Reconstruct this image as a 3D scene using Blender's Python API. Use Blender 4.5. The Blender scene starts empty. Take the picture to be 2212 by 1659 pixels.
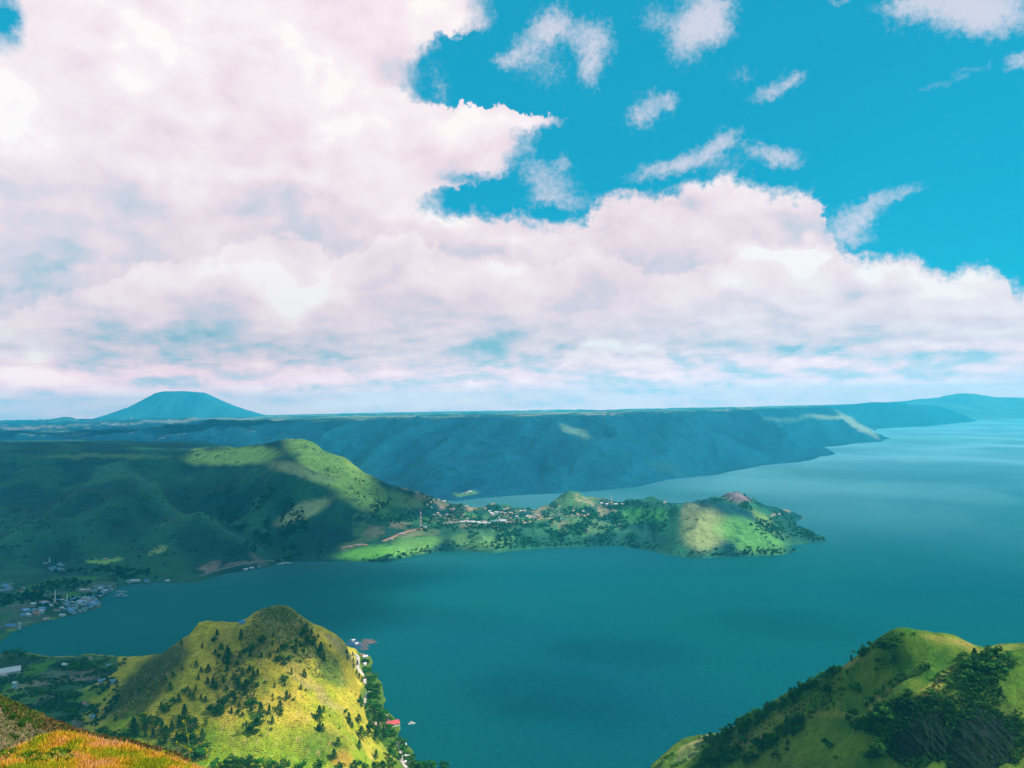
import bpy, math, random
import numpy as np
from mathutils import Vector, Matrix
random.seed(7); RNG = np.random.default_rng(11)
scene = bpy.context.scene
col = scene.collection

# ------------------------------------------------------------------ camera
PW, PH, F = 2212.0, 1659.0, 1737.0            # photograph's working size and focal length in its pixels
CAMZ = 400.0
PITCH = math.atan(52.5 / F)
ROLL = math.radians(-0.92)
cam_data = bpy.data.cameras.new('camera')
cam = bpy.data.objects.new('camera', cam_data); col.objects.link(cam)
cam_data.sensor_width = 36.0; cam_data.lens = 36.0 * F / PW
cam_data.clip_start = 0.5; cam_data.clip_end = 90000
RM = Matrix.Rotation(math.pi / 2 + PITCH, 4, 'X') @ Matrix.Rotation(ROLL, 4, 'Z')
cam.matrix_world = Matrix.Translation((0, 0, CAMZ)) @ RM
scene.camera = cam
R3 = np.array(RM.to_3x3())

# ------------------------------------------------------------------ light
SUN_EL, SUN_AZ = math.radians(43), math.radians(106)   # azimuth from +Y towards +X
SUN = Vector((math.cos(SUN_EL) * math.sin(SUN_AZ), math.cos(SUN_EL) * math.cos(SUN_AZ), math.sin(SUN_EL)))
sun_l = bpy.data.lights.new('sun', 'SUN'); sun_l.energy = 5.0; sun_l.angle = math.radians(0.55)
sun_l.color = (1.0, 0.93, 0.80)
sun = bpy.data.objects.new('sun', sun_l); col.objects.link(sun)
sun.rotation_euler = SUN.to_track_quat('Z', 'Y').to_euler()
sun.location = (0, 0, 3000)
scene.view_settings.view_transform = 'Standard'
scene.view_settings.look = 'None'
scene.view_settings.gamma = 1.0
scene.view_settings.exposure = 0.42
scene.view_settings.use_curve_mapping = False
scene.cycles.use_denoising = True
scene.cycles.max_bounces = 6
scene.cycles.volume_bounces = 1
scene.cycles.transparent_max_bounces = 12
scene.cycles.caustics_reflective = False
scene.cycles.caustics_refractive = False

def pix_dir(px, py):
    v = np.array([(px - PW / 2) / F, -(py - PH / 2) / F, -1.0])
    d = R3 @ v
    return d
def at_d(px, py, D):
    d = pix_dir(px, py); return np.array([0, 0, CAMZ]) + d * (D / d[1])
def at_z(px, py, z):
    d = pix_dir(px, py); return np.array([0, 0, CAMZ]) + d * ((z - CAMZ) / d[2])
def project(x, y, z):
    p = np.stack([np.asarray(x, float), np.asarray(y, float), np.asarray(z, float) - CAMZ], -1) @ R3
    w = np.maximum(-p[..., 2], 1e-3)
    return PW / 2 + F * p[..., 0] / w, PH / 2 - F * p[..., 1] / w
def srgb(r, g, b):
    f = lambda c: (c / 255 / 12.92) if c / 255 <= 0.04045 else ((c / 255 + 0.055) / 1.055) ** 2.4
    return (f(r), f(g), f(b))

# ------------------------------------------------------------------ sky
class NT:
    def __init__(s, nt): s.nt = nt; s.n = nt.nodes; s.l = nt.links
    def node(s, t, **kw):
        n = s.n.new(t)
        for k, v in kw.items(): setattr(n, k, v)
        return n
    def put(s, sock, v):
        if isinstance(v, bpy.types.NodeSocket): s.l.new(v, sock)
        elif v is not None:
            if sock.type == 'RGBA' and len(v) == 3: v = (*v, 1)
            sock.default_value = v
    def m(s, op, a, b=None, c=None, clamp=False):
        n = s.node('ShaderNodeMath', operation=op, use_clamp=clamp)
        s.put(n.inputs[0], a); s.put(n.inputs[1], b); s.put(n.inputs[2], c)
        return n.outputs[0]
    def vm(s, op, a, b=None, sc=None):
        n = s.node('ShaderNodeVectorMath', operation=op)
        s.put(n.inputs[0], a); s.put(n.inputs[1], b)
        if sc is not None: s.put(n.inputs['Scale'], sc)
        return n.outputs['Value'] if op in ('LENGTH', 'DOT_PRODUCT') else n.outputs[0]
    def xyz(s, v):
        n = s.node('ShaderNodeSeparateXYZ'); s.put(n.inputs[0], v); return n.outputs
    def comb(s, x, y, z=0.0):
        n = s.node('ShaderNodeCombineXYZ')
        for i, v in enumerate((x, y, z)): s.put(n.inputs[i], v)
        return n.outputs[0]
    def rng(s, v, a, b, c=0.0, d=1.0, smooth=False):
        n = s.node('ShaderNodeMapRange', interpolation_type='SMOOTHSTEP' if smooth else 'LINEAR', clamp=True)
        for i, x in enumerate((v, a, b, c, d)): s.put(n.inputs[i], x)
        return n.outputs[0]
    def mix(s, f, a, b, mode='MIX'):
        n = s.node('ShaderNodeMix', data_type='RGBA', blend_type=mode, clamp_factor=True)
        s.put(n.inputs[0], f); s.put(n.inputs[6], a); s.put(n.inputs[7], b)
        return n.outputs[2]
    def noise(s, v, scale, detail=4, rough=0.5, dim='3D', dist=0.0, color=False):
        n = s.node('ShaderNodeTexNoise', noise_dimensions=dim)
        s.put(n.inputs['Vector'], v); n.inputs['Scale'].default_value = scale
        n.inputs['Detail'].default_value = detail; n.inputs['Roughness'].default_value = rough
        n.inputs['Distortion'].default_value = dist
        return n.outputs['Color' if color else 'Fac']
    def ramp(s, v, stops):
        n = s.node('ShaderNodeValToRGB'); s.put(n.inputs[0], v)
        e = n.color_ramp.elements
        while len(e) < len(stops): e.new(0.5)
        for el, (p, c) in zip(e, stops): el.position = p; el.color = (*c, 1)
        return n.outputs[0]
    def curve(s, v, pts):
        n = s.node('ShaderNodeFloatCurve'); s.put(n.inputs['Value'], v)
        c = n.mapping.curves[0]
        while len(c.points) < len(pts): c.points.new(0.5, 0.5)
        for p, (x, y) in zip(c.points, pts): p.location = (x, y); p.handle_type = 'AUTO'
        n.mapping.update()
        return n.outputs[0]

world = bpy.data.worlds.new('World'); scene.world = world; world.use_nodes = True
W = NT(world.node_tree); W.n.clear()
def azel(px, py):                              # azimuth and elevation, in degrees
    d = pix_dir(px, py); d = d / np.linalg.norm(d)
    return math.degrees(math.atan2(d[0], d[1])), math.degrees(math.asin(d[2]))
tc = W.node('ShaderNodeTexCoord').outputs['Generated']
dirv = W.vm('NORMALIZE', tc)
dx, dy, dz = W.xyz(dirv)
AZ = W.m('MULTIPLY', W.m('ARCTAN2', dx, dy), 57.29578)
EL = W.m('MULTIPLY', W.m('ARCSINE', dz), 57.29578)
P = W.comb(AZ, EL, 0.0)
# cumulus-like warps in degrees
w1 = W.vm('SUBTRACT', W.noise(P, 0.22, 2, 0.5, color=True), (0.5, 0.5, 0.5))
w2 = W.vm('SUBTRACT', W.noise(P, 0.9, 5, 0.62, color=True), (0.5, 0.5, 0.5))
w3 = W.vm('SUBTRACT', W.noise(P, 3.2, 5, 0.6, color=True), (0.5, 0.5, 0.5))
PWp = W.vm('ADD', W.vm('ADD', P, W.vm('SCALE', w1, sc=1.6)), W.vm('SCALE', w2, sc=2.2))
PF = W.vm('ADD', PWp, W.vm('SCALE', w3, sc=0.45))
ax, ay, _ = W.xyz(PF)
def nrm(v, a, b): return (v - a) / (b - a)
# lower cloud bank: elevation of its top edge as a function of azimuth
top = [(-900, 300), (0, 330), (700, 380), (860, 446), (930, 450), (1010, 446), (1130, 456), (1190, 474), (1275, 448), (1300, 420), (1450, 402),
       (1495, 378), (1600, 378), (1650, 402), (1760, 414), (1785, 450), (1800, 512), (1860, 542), (1960, 543), (2040, 574),
       (2120, 572), (2212, 618), (2600, 640), (3300, 600)]
tp = [azel(*p) for p in top]
TL, TH = -75.0, 75.0
pts = sorted((nrm(a, TL, TH), nrm(e, -10, 40)) for a, e in tp); pts = [(0.0, pts[0][1])] + [p for p in pts if 0 < p[0] < 1] + [(1.0, pts[-1][1])]
tn = W.curve(W.rng(ax, TL, TH), pts)
tel = W.m('MULTIPLY_ADD', tn, 50.0, -10.0)
covA = W.m('SUBTRACT', tel, ay)               # >0 inside, in degrees
# upper left cloud: azimuth of its right-hand edge as a function of elevation
edge = [(-500, 980), (-150, 1075), (0, 1052), (62, 1042), (85, 962), (115, 918), (150, 898), (195, 905), (222, 958), (236, 1120), (250, 1222), (268, 1190),
        (290, 1150), (345, 1136), (385, 1090), (412, 960), (440, 950), (500, 1000)]
ep = [azel(x, y) for y, x in edge]
pe = sorted((nrm(e, -10, 60), nrm(a, -40, 40)) for a, e in ep); pe = [(0.0, pe[0][1])] + [p for p in pe if 0 < p[0] < 1] + [(1.0, pe[-1][1])]
en = W.curve(W.rng(ay, -10, 60), pe)
covB = W.m('SUBTRACT', W.m('MULTIPLY_ADD', en, 80.0, -40.0), ax)
n_fine = W.noise(P, 1.7, 7, 0.6)
n_soft = W.noise(PWp, 0.7, 3, 0.45)
aA = W.rng(W.m('ADD', covA, W.m('MULTIPLY', W.m('SUBTRACT', n_fine, 0.5), 1.2)), -0.2, 0.9, smooth=True)
aB = W.rng(W.m('ADD', covB, W.m('MULTIPLY', W.m('SUBTRACT', n_fine, 0.5), 1.5)), -0.6, 1.9, smooth=True)
PPD = 30.3                                     # photograph pixels per degree near the centre
def blobs(vec, lst, base=None, grow=1.0):
    acc = base
    for (cx, cy, rx, ry, rot, amp) in lst:
        a, e = azel(cx, cy)
        mp = W.node('ShaderNodeMapping', vector_type='TEXTURE')
        if not isinstance(acc, bpy.types.NodeSocket): W.put(mp.inputs['Vector'], vec)
        else:                                  # each blob waits for the one before it, which keeps the shader small
            q = W.node('ShaderNodeVectorMath', operation='MULTIPLY_ADD')
            W.put(q.inputs[0], acc); q.inputs[1].default_value = (0, 0, 1e-6); W.put(q.inputs[2], vec)
            W.put(mp.inputs['Vector'], q.outputs[0])
        mp.inputs['Location'].default_value = (a, e, 0)
        mp.inputs['Rotation'].default_value = (0, 0, math.radians(-rot))
        mp.inputs['Scale'].default_value = (grow * rx / PPD, grow * ry / PPD, 1)
        v = W.rng(W.vm('LENGTH', mp.outputs[0]), 0.0, 1.0, amp, 0.0, smooth=True)
        acc = v if acc is None else W.m('ADD', acc, v)
    return acc
wisps = [(1150, 95, 90, 45, -35, .8), (1205, 55, 75, 50, 20, .9), (1285, 95, 60, 65, 0, 1.0), (1272, 155, 35, 50, 0, .7), (1180, 150, 75, 50, 0, .42),
         (1095, 128, 55, 20, -10, .6), (1525, 35, 85, 65, 0, 1.3), (1420, 45, 60, 40, 20, .55), (1480, 95, 60, 60, 0, .8), (1545, 75, 40, 40, 0, .5),
         (1670, 192, 62, 26, -15, .85), (1722, 170, 40, 16, -35, .6), (1605, 160, 40, 25, 0, .35), (1400, 235, 70, 42, -15, .75), (1385, 265, 35, 40, 0, .4), (1445, 218, 30, 20, 0, .5),
         (1415, 368, 90, 26, -8, .8), (1490, 345, 70, 30, -20, .85), (1560, 310, 62, 30, -30, .95), (1680, 340, 70, 28, 15, 1.0), (1620, 318, 40, 20, 10, .5), (1560, 355, 80, 28, 0, .4),
         (1830, 488, 62, 48, 0, .95), (1878, 452, 45, 40, -40, .7), (1935, 418, 75, 18, -12, .7), (1840, 520, 70, 25, 10, .5),
         (2090, 5, 170, 45, 0, 1.2), (2150, 45, 110, 40, 8, 1.0), (1960, 8, 90, 22, 5, .7), (2210, 130, 40, 20, 0, .8), (2090, 158, 90, 14, -10, .28), (2010, 185, 60, 10, -15, .2),
         (1200, 400, 70, 60, 0, .62), (1215, 350, 28, 18, 0, .6), (1150, 370, 60, 50, 0, .55), (1240, 440, 90, 30, 0, .5), (1170, 430, 60, 40, 0, .45), (1030, 390, 90, 22, 0, -.6),
         (955, 205, 30, 35, 0, .45), (940, 160, 40, 40, 0, .3), (1820, 0, 50, 12, 0, .5), (1700, 425, 60, 22, 0, .5),
         (1190, 455, 45, 25, 0, -.5), (1120, 415, 35, 25, 0, -.3)]
PL = W.vm('ADD', W.vm('ADD', P, W.vm('SCALE', w2, sc=1.5)), W.vm('SCALE', w3, sc=0.55))
bl = blobs(PL, wisps, grow=1.14)
n_w = W.noise(P, 2.6, 7, 0.68)
aC = W.m('MULTIPLY', W.rng(W.m('ADD', bl, W.m('MULTIPLY', W.m('SUBTRACT', n_w, 0.5), 1.15)), 0.08, 1.30, smooth=True), 0.92)
holes = [(12, 40, 40, 70, 0, 1.3), (1010, 386, 95, 22, 0, .95), (1130, 408, 60, 35, 0, .6), (1195, 458, 60, 22, 0, .6), (1790, 495, 22, 20, 0, .6)]
hl = W.m('SUBTRACT', 1.0, W.m('MINIMUM', blobs(PL, holes), 1.0))
# generic scattered cloud elsewhere (beside and behind the view)
side = W.rng(W.m('ABSOLUTE', AZ), 38, 52, smooth=True)
over = W.rng(EL, 31, 44, smooth=True)
out = W.m('MAXIMUM', side, over)
pl = W.comb(W.m('DIVIDE', dx, W.m('ADD', W.m('MAXIMUM', dz, 0.0), 0.18)), W.m('DIVIDE', dy, W.m('ADD', W.m('MAXIMUM', dz, 0.0), 0.18)), 0.0)
gen = W.rng(W.noise(pl, 0.9, 7, 0.6), 0.47, 0.60, smooth=True)
main = W.m('MULTIPLY', W.m('MAXIMUM', aA, aB), hl)
allc = W.m('MAXIMUM', main, aC)
cov = W.m('ADD', W.m('MULTIPLY', allc, W.m('SUBTRACT', 1.0, out)), W.m('MULTIPLY', gen, out))
# shading of the clouds (thickness): bright crowns, lilac bodies, teal-grey bases
shade = [(302, 78, 190, 110, 10, .34), (692, 140, 130, 80, 25, .30), (31, 285, 110, 90, 0, .30), (500, 380, 170, 60, -15, .20), (640, 600, 230, 110, -8, .36), (640, 640, 110, 50, 0, .25),
         (963, 622, 90, 45, 0, .28), (1108, 525, 200, 60, 0, .32), (970, 470, 80, 30, 0, .25), (1745, 535, 90, 45, 12, .55), (1625, 548, 60, 26, 0, .5), (1565, 700, 150, 50, 0, .25),
         (1490, 450, 200, 60, 0, .16), (1900, 590, 180, 60, 12, .30), (2100, 605, 90, 40, 10, .35), (1960, 660, 180, 50, 0, .16), (40, 800, 100, 60, 0, .55), (200, 825, 110, 28, 0, .42),
         (1130, 175, 0.1, 0.1, 0, 0), (990, 270, 90, 60, 0, .18), (860, 40, 150, 60, 0, .08), (300, 690, 60, 26, 0, .25), (860, 855, 90, 22, 0, .38), (1110, 828, 60, 20, 0, .3), (700, 830, 130, 16, -3, .25), (980, 800, 200, 12, -3, .2), (1300, 760, 150, 26, -8, .25), (1400, 820, 200, 10, -3, .15), (560, 800, 90, 22, 0, .18), (170, 705, 60, 30, 0, .22),
         (1540, 640, 160, 40, -10, .16), (1800, 690, 120, 30, -15, .2), (380, 590, 120, 60, 0, .12),
         (400, 300, 240, 80, 10, -0.16), (600, 300, 130, 60, -20, -0.14), (240, 420, 250, 90, 0, -0.09), (120, 560, 250, 110, 10, -0.21), (20, 640, 220, 80, 0, -0.31), (320, 745, 220, 60, -5, -0.38), (420, 720, 160, 40, 0, -0.17),
         (600, 730, 260, 45, 5, -0.24), (1080, 745, 200, 45, -22, -0.40), (960, 775, 140, 26, -10, -0.25), (1230, 650, 160, 50, 0, -0.14), (1720, 770, 300, 34, -12, -0.34), (2050, 770, 260, 40, -5, -0.22), (1330, 560, 120, 40, 10, -0.06), (870, 700, 160, 60, 0, -0.12), (1700, 470, 60, 60, 0, -0.06), (820, 420, 160, 50, -10, -0.07), (1180, 770, 100, 16, -10, -0.19), (230, 690, 140, 60, 0, -0.15), (1900, 800, 400, 26, -2, -0.14), (1050, 290, 120, 80, 0, -0.09), (1030, 350, 120, 50, 0, -0.14)]
PS = W.vm('ADD', W.vm('ADD', P, W.vm('SCALE', w1, sc=3.6)), W.vm('SCALE', w2, sc=0.9))
sx, sy, _ = W.xyz(PS)
strat = W.noise(W.comb(W.m('MULTIPLY', AZ, 0.17), W.m('MULTIPLY', EL, 0.75), 0.0), 1.0, 6, 0.6)
lowband = W.rng(EL, 6.5, 1.0, smooth=True)
S = blobs(PS, shade, base=0.60)
S = W.m('ADD', S, W.m('MULTIPLY', W.m('SUBTRACT', W.noise(PS, 0.20, 3, 0.45), 0.52), 0.60))
S = W.m('ADD', S, W.m('MULTIPLY', W.m('SUBTRACT', n_soft, 0.5), 0.16))
S = W.m('ADD', S, W.m('MULTIPLY', W.m('MULTIPLY', W.m('SUBTRACT', strat, 0.5), 2.2), lowband))
S = W.m('SUBTRACT', S, W.m('MULTIPLY', lowband, 0.10))
# billows: lit on the side of the sun, upper right
PB = W.vm('ADD', P, W.vm('SCALE', w1, sc=3.0))
def relief(v, sc, det, off, k, ro=0.45):
    return W.m('MULTIPLY', W.m('SUBTRACT', W.noise(v, sc, det, ro), W.noise(W.vm('ADD', v, off), sc, det, ro)), k)
S = W.m('ADD', S, W.m('MULTIPLY', relief(W.vm('MULTIPLY', PB, (0.75, 1.25, 1.0)), 0.16, 4, (0.9, 1.3, 0), 1.5, 0.5), W.rng(EL, 3, 8)))
S = W.m('ADD', S, W.m('MULTIPLY', relief(W.vm('MULTIPLY', P, (0.42, 1.25, 1.0)), 0.55, 6, (0.15, 0.5, 0), 1.7, 0.6), W.rng(EL, 9, 3)))
rim = W.rng(covA, 0.0, 2.2, 0.20, 0.0, smooth=True)
S = W.m('ADD', S, rim)
def heap(pts_, amp, fall, off, S_):
    """the lit top edge of a nearer heap of cloud in front of the bank"""
    q_ = [azel(*p) for p in pts_]; q_ = sorted((nrm(a, TL, TH), nrm(e, -10, 40)) for a, e in q_)
    q_ = [(0.0, q_[0][1])] + [p for p in q_ if 0 < p[0] < 1] + [(1.0, q_[-1][1])]
    hx, hy, _ = W.xyz(W.vm('ADD', PF, off))
    d_ = W.m('SUBTRACT', W.m('MULTIPLY_ADD', W.curve(W.rng(hx, TL, TH), q_), 50.0, -10.0), hy)
    v_ = W.m('MULTIPLY', W.rng(d_, -0.35, 0.35, smooth=True), W.rng(d_, 0.2, fall, amp, 0.0, smooth=True))
    v_ = W.m('SUBTRACT', v_, W.m('MULTIPLY', W.rng(d_, -1.8, -0.1, 0.0, 1.0, smooth=True), W.m('MULTIPLY', W.rng(d_, -0.1, 0.3, 1.0, 0.0, smooth=True), amp * 0.45)))
    return W.m('ADD', S_, v_)
S = heap([(-500, 700), (0, 700), (120, 650), (240, 610), (330, 560), (430, 560), (520, 520), (640, 505), (740, 545), (800, 520), (880, 500), (1000, 560), (1180, 570), (1300, 540), (1440, 590), (1560, 570), (1640, 540), (1700, 530), (2300, 660)], 0.20, 3.2, (0, 0, 0), S)
S = heap([(-500, 800), (0, 790), (60, 760), (160, 800), (300, 815), (520, 795), (640, 720), (760, 735), (900, 690), (1020, 740), (1150, 800), (1240, 730), (1400, 700), (1500, 640), (1640, 650), (1760, 720), (1900, 690), (2050, 640), (2300, 700)], 0.16, 2.2, (7, 3, 0), S)
S = heap([(-500, 850), (0, 822), (60, 800), (110, 830), (200, 818), (300, 838), (420, 830), (640, 852), (760, 838), (860, 842), (930, 858), (1050, 845), (1110, 822), (1170, 848), (1300, 838), (1400, 850), (1600, 830), (1800, 835), (2000, 815), (2300, 830)], 0.26, 1.2, (3, 0, 0), S)
S = heap([(-500, 400), (100, 260), (260, 330), (420, 390), (520, 330), (640, 370), (760, 300), (860, 330), (980, 250), (1100, 240), (1300, 200)], 0.10, 3.5, (-5, 8, 0), S)
ccol = W.ramp(S, [(0.0, srgb(144, 194, 212)), (0.22, srgb(182, 206, 222)), (0.40, srgb(214, 214, 228)), (0.58, srgb(236, 223, 233)), (0.76, srgb(245, 234, 240)), (0.94, srgb(250, 244, 246)), (1.0, srgb(253, 252, 251))])
ccol = W.mix(W.m('MULTIPLY', W.rng(EL, 3.6, 0.4, smooth=True), 0.55), ccol, srgb(214, 206, 218))
ccolw = W.mix(W.m('SUBTRACT', 1.0, main), ccol, srgb(214, 218, 234))
sky = W.node('ShaderNodeTexSky', sky_type='NISHITA')
sky.sun_disc = False; sky.sun_elevation = SUN_EL; sky.sun_rotation = SUN_AZ
sky.altitude = 1300; sky.air_density = 1.0; sky.dust_density = 0.6; sky.ozone_density = 1.2
SKYS = 0.12
blue = W.mix(0.6, W.mix(1.0, sky.outputs[0], (0.014, 0.84, 0.92), 'MULTIPLY'), tuple(v / SKYS for v in (0.016, 0.46, 0.70)))
gain = W.vm('SCALE', blue, sc=1.0)
low = W.mix(W.rng(EL, 4.5, 0.2, smooth=True), (1.045, 0.985, 0.985), (2.5, 1.62, 1.50))
cl = W.vm('SCALE', W.vm('MULTIPLY', ccolw, low), sc=1.0 / SKYS)
final = W.mix(cov, gain, cl)
bg = W.node('ShaderNodeBackground'); W.put(bg.inputs['Color'], final); bg.inputs['Strength'].default_value = SKYS * 0.76
wo = W.node('ShaderNodeOutputWorld'); W.l.new(bg.outputs[0], wo.inputs[0])
world.cycles.sampling_method = 'MANUAL'; world.cycles.sample_map_resolution = 1024

# ------------------------------------------------------------------ numeric helpers
def _hash(ix, iy, seed):
    h = (ix.astype(np.int64) * 374761393 + iy.astype(np.int64) * 668265263 + seed * 2147483647 + 974634777) & 0xffffffff
    h = ((h ^ (h >> 13)) * 1274126177) & 0xffffffff
    h = (h ^ (h >> 16)) & 0xffffffff
    return h
def perlin(x, y, seed=0):
    x = np.asarray(x, float); y = np.asarray(y, float)
    ix, iy = np.floor(x), np.floor(y); fx, fy = x - ix, y - iy
    ux, uy = fx * fx * fx * (fx * (fx * 6 - 15) + 10), fy * fy * fy * (fy * (fy * 6 - 15) + 10)
    def g(ox, oy):
        a = _hash(ix + ox, iy + oy, seed) / 4294967296.0 * 2 * np.pi
        return np.cos(a) * (fx - ox) + np.sin(a) * (fy - oy)
    a, b, c, d = g(0, 0), g(1, 0), g(0, 1), g(1, 1)
    return 1.5 * ((a + (b - a) * ux) * (1 - uy) + (c + (d - c) * ux) * uy)
def fbm(x, y, oct=4, seed=0, gain=0.5):
    s, a, t = 0, 1.0, 0.0
    for i in range(oct):
        s = s + a * perlin(x * 2 ** i + 17.3 * i, y * 2 ** i - 9.1 * i, seed + i); t += a; a *= gain
    return s / t
def ridged(x, y, oct=4, seed=0):
    s, a, t = 0, 1.0, 0.0
    for i in range(oct):
        s = s + a * (1 - 2 * np.abs(perlin(x * 2 ** i + 5.2 * i, y * 2 ** i + 3.7 * i, seed + i))); t += a; a *= 0.5
    return s / t
def sstep(a, b, v):
    t = np.clip((v - a) / (b - a), 0, 1); return t * t * (3 - 2 * t)
def rbf(ctrl, smooth=1e-4):
    c = np.array(ctrl, float); xy = c[:, :2]; s = np.abs(xy).max(); xy = xy / s; z = c[:, 2]
    def phi(r2): return np.where(r2 > 1e-14, 0.5 * r2 * np.log(np.maximum(r2, 1e-14)), 0)
    n = len(c); d2 = ((xy[:, None] - xy[None]) ** 2).sum(-1)
    K = phi(d2) + np.eye(n) * smooth * 1e-2; Pm = np.c_[np.ones(n), xy]
    A = np.block([[K, Pm], [Pm.T, np.zeros((3, 3))]])
    w = np.linalg.solve(A, np.r_[z, 0, 0, 0])
    def f(x, y):
        sh = np.shape(x); x = np.ravel(x) / s; y = np.ravel(y) / s
        o = w[n] + w[n + 1] * x + w[n + 2] * y
        for i in range(n): o = o + w[i] * phi((x - xy[i, 0]) ** 2 + (y - xy[i, 1]) ** 2)
        return o.reshape(sh)
    return f
def poly_sd(poly, x, y):
    """signed distance to a polygon, positive inside"""
    p = np.array(poly)[:, :2]; q = np.roll(p, -1, 0)
    d2 = np.full(np.shape(x), 1e18); ins = np.zeros(np.shape(x), bool)
    for (ax_, ay_), (bx, by) in zip(p, q):
        ex, ey = bx - ax_, by - ay_; wx, wy = x - ax_, y - ay_
        t = np.clip((wx * ex + wy * ey) / (ex * ex + ey * ey + 1e-9), 0, 1)
        d2 = np.minimum(d2, (wx - ex * t) ** 2 + (wy - ey * t) ** 2)
        c = ((ay_ > y) != (by > y)) & (x < (bx - ax_) * (y - ay_) / (by - ay_ + 1e-12) + ax_)
        ins ^= c
    return np.where(ins, 1, -1) * np.sqrt(d2)
def smooth_poly(pts, step, amp, seed):
    """densify a shoreline and make it irregular"""
    out = []
    p = np.array(pts)[:, :2]
    for a, b in zip(p, np.roll(p, -1, 0)):
        L = np.hypot(*(b - a)); n = max(1, int(L / step))
        for i in range(n): out.append(a + (b - a) * i / n)
    o = np.array(out)
    nx = perlin(o[:, 0] / (step * 3), o[:, 1] / (step * 3), seed); ny = perlin(o[:, 0] / (step * 3) + 50, o[:, 1] / (step * 3), seed)
    return o + amp * np.c_[nx, ny]

# ------------------------------------------------------------------ object helpers
def mesh_np(name, v, faces, mats, colors=None, smooth=False, mat_idx=None):
    """faces: (n, k) int array"""
    me = bpy.data.meshes.new(name)
    v = np.asarray(v, np.float32); faces = np.asarray(faces, np.int32); k = faces.shape[1]
    me.vertices.add(len(v)); me.vertices.foreach_set('co', v.ravel())
    me.loops.add(faces.size); me.loops.foreach_set('vertex_index', faces.ravel())
    me.polygons.add(len(faces)); me.polygons.foreach_set('loop_start', np.arange(0, faces.size, k, dtype=np.int32))
    for m_ in (mats if isinstance(mats, (list, tuple)) else [mats]): me.materials.append(m_)
    if mat_idx is not None: me.polygons.foreach_set('material_index', np.asarray(mat_idx, np.int32))
    me.update(calc_edges=True)
    if smooth: me.polygons.foreach_set('use_smooth', np.ones(len(faces), bool))
    if colors is not None:
        a = me.color_attributes.new('albedo', 'FLOAT_COLOR', 'POINT')
        c = np.ones((len(v), 4), np.float32); c[:, :3] = colors; a.data.foreach_set('color', c.ravel())
    return me
def link(name, me, parent=None, loc=None, **props):
    o = bpy.data.objects.new(name, me); col.objects.link(o)
    if parent is not None: o.parent = parent
    if loc is not None: o.location = loc
    for k, v in props.items(): o[k] = v
    return o

# ------------------------------------------------------------------ materials
def new_mat(name):
    m_ = bpy.data.materials.new(name); m_.use_nodes = True
    t = NT(m_.node_tree); t.n.clear()
    out_ = t.node('ShaderNodeOutputMaterial')
    return m_, t, out_
def ground_mat(name, fine, mid, amp=0.5, bump=0.5, bdist=1.0, patch=None):
    """albedo from the mesh, broken up by grain, tufts and patches of real colour difference"""
    m_, t, out_ = new_mat(name)
    at = t.node('ShaderNodeAttribute', attribute_name='albedo').outputs['Color']
    pos = t.node('ShaderNodeNewGeometry').outputs['Position']
    f1 = t.noise(pos, 1.0 / fine, 5, 0.65); f2 = t.noise(pos, 1.0 / mid, 5, 0.6)
    g = t.m('ADD', t.m('MULTIPLY', t.m('SUBTRACT', f1, 0.5), amp * 2.2), t.m('MULTIPLY', t.m('SUBTRACT', f2, 0.5), amp * 1.8))
    g = t.m('MAXIMUM', t.m('ADD', g, 1.0), 0.2)
    c = t.vm('SCALE', at, sc=g)
    if patch:
        pc, ps, pa, pth = patch
        pm = t.rng(t.noise(pos, 1.0 / ps, 6, 0.68), pth, pth + 0.08, 0, pa, smooth=True)
        c = t.mix(pm, c, pc)
    b = t.node('ShaderNodeBsdfPrincipled'); t.put(b.inputs['Base Color'], c)
    b.inputs['Roughness'].default_value = 0.95; b.inputs['Specular IOR Level'].default_value = 0.1
    bp = t.node('ShaderNodeBump'); bp.inputs['Strength'].default_value = bump; bp.inputs['Distance'].default_value = bdist
    t.put(bp.inputs['Height'], t.m('ADD', f1, t.m('MULTIPLY', f2, mid / fine * 0.4)))
    t.l.new(bp.outputs[0], b.inputs['Normal']); t.l.new(b.outputs[0], out_.inputs[0])
    return m_
def leaf_mat(name, rnd=0.35, trans=0.25):
    m_, t, out_ = new_mat(name)
    at = t.node('ShaderNodeAttribute', attribute_name='albedo').outputs['Color']
    r = t.node('ShaderNodeObjectInfo').outputs['Random']
    pos = t.node('ShaderNodeNewGeometry').outputs['Position']
    n = t.noise(pos, 0.7, 3, 0.6)
    k = t.m('ADD', t.m('MULTIPLY', t.m('SUBTRACT', r, 0.5), rnd * 2), t.m('ADD', t.m('MULTIPLY', t.m('SUBTRACT', n, 0.5), 0.8), 1.0))
    c = t.vm('SCALE', at, sc=k)
    d = t.node('ShaderNodeBsdfDiffuse'); t.put(d.inputs[0], c)
    tr = t.node('ShaderNodeBsdfTranslucent'); t.put(tr.inputs[0], c)
    mx = t.node('ShaderNodeMixShader'); mx.inputs[0].default_value = trans
    t.l.new(d.outputs[0], mx.inputs[1]); t.l.new(tr.outputs[0], mx.inputs[2]); t.l.new(mx.outputs[0], out_.inputs[0])
    return m_
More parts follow.
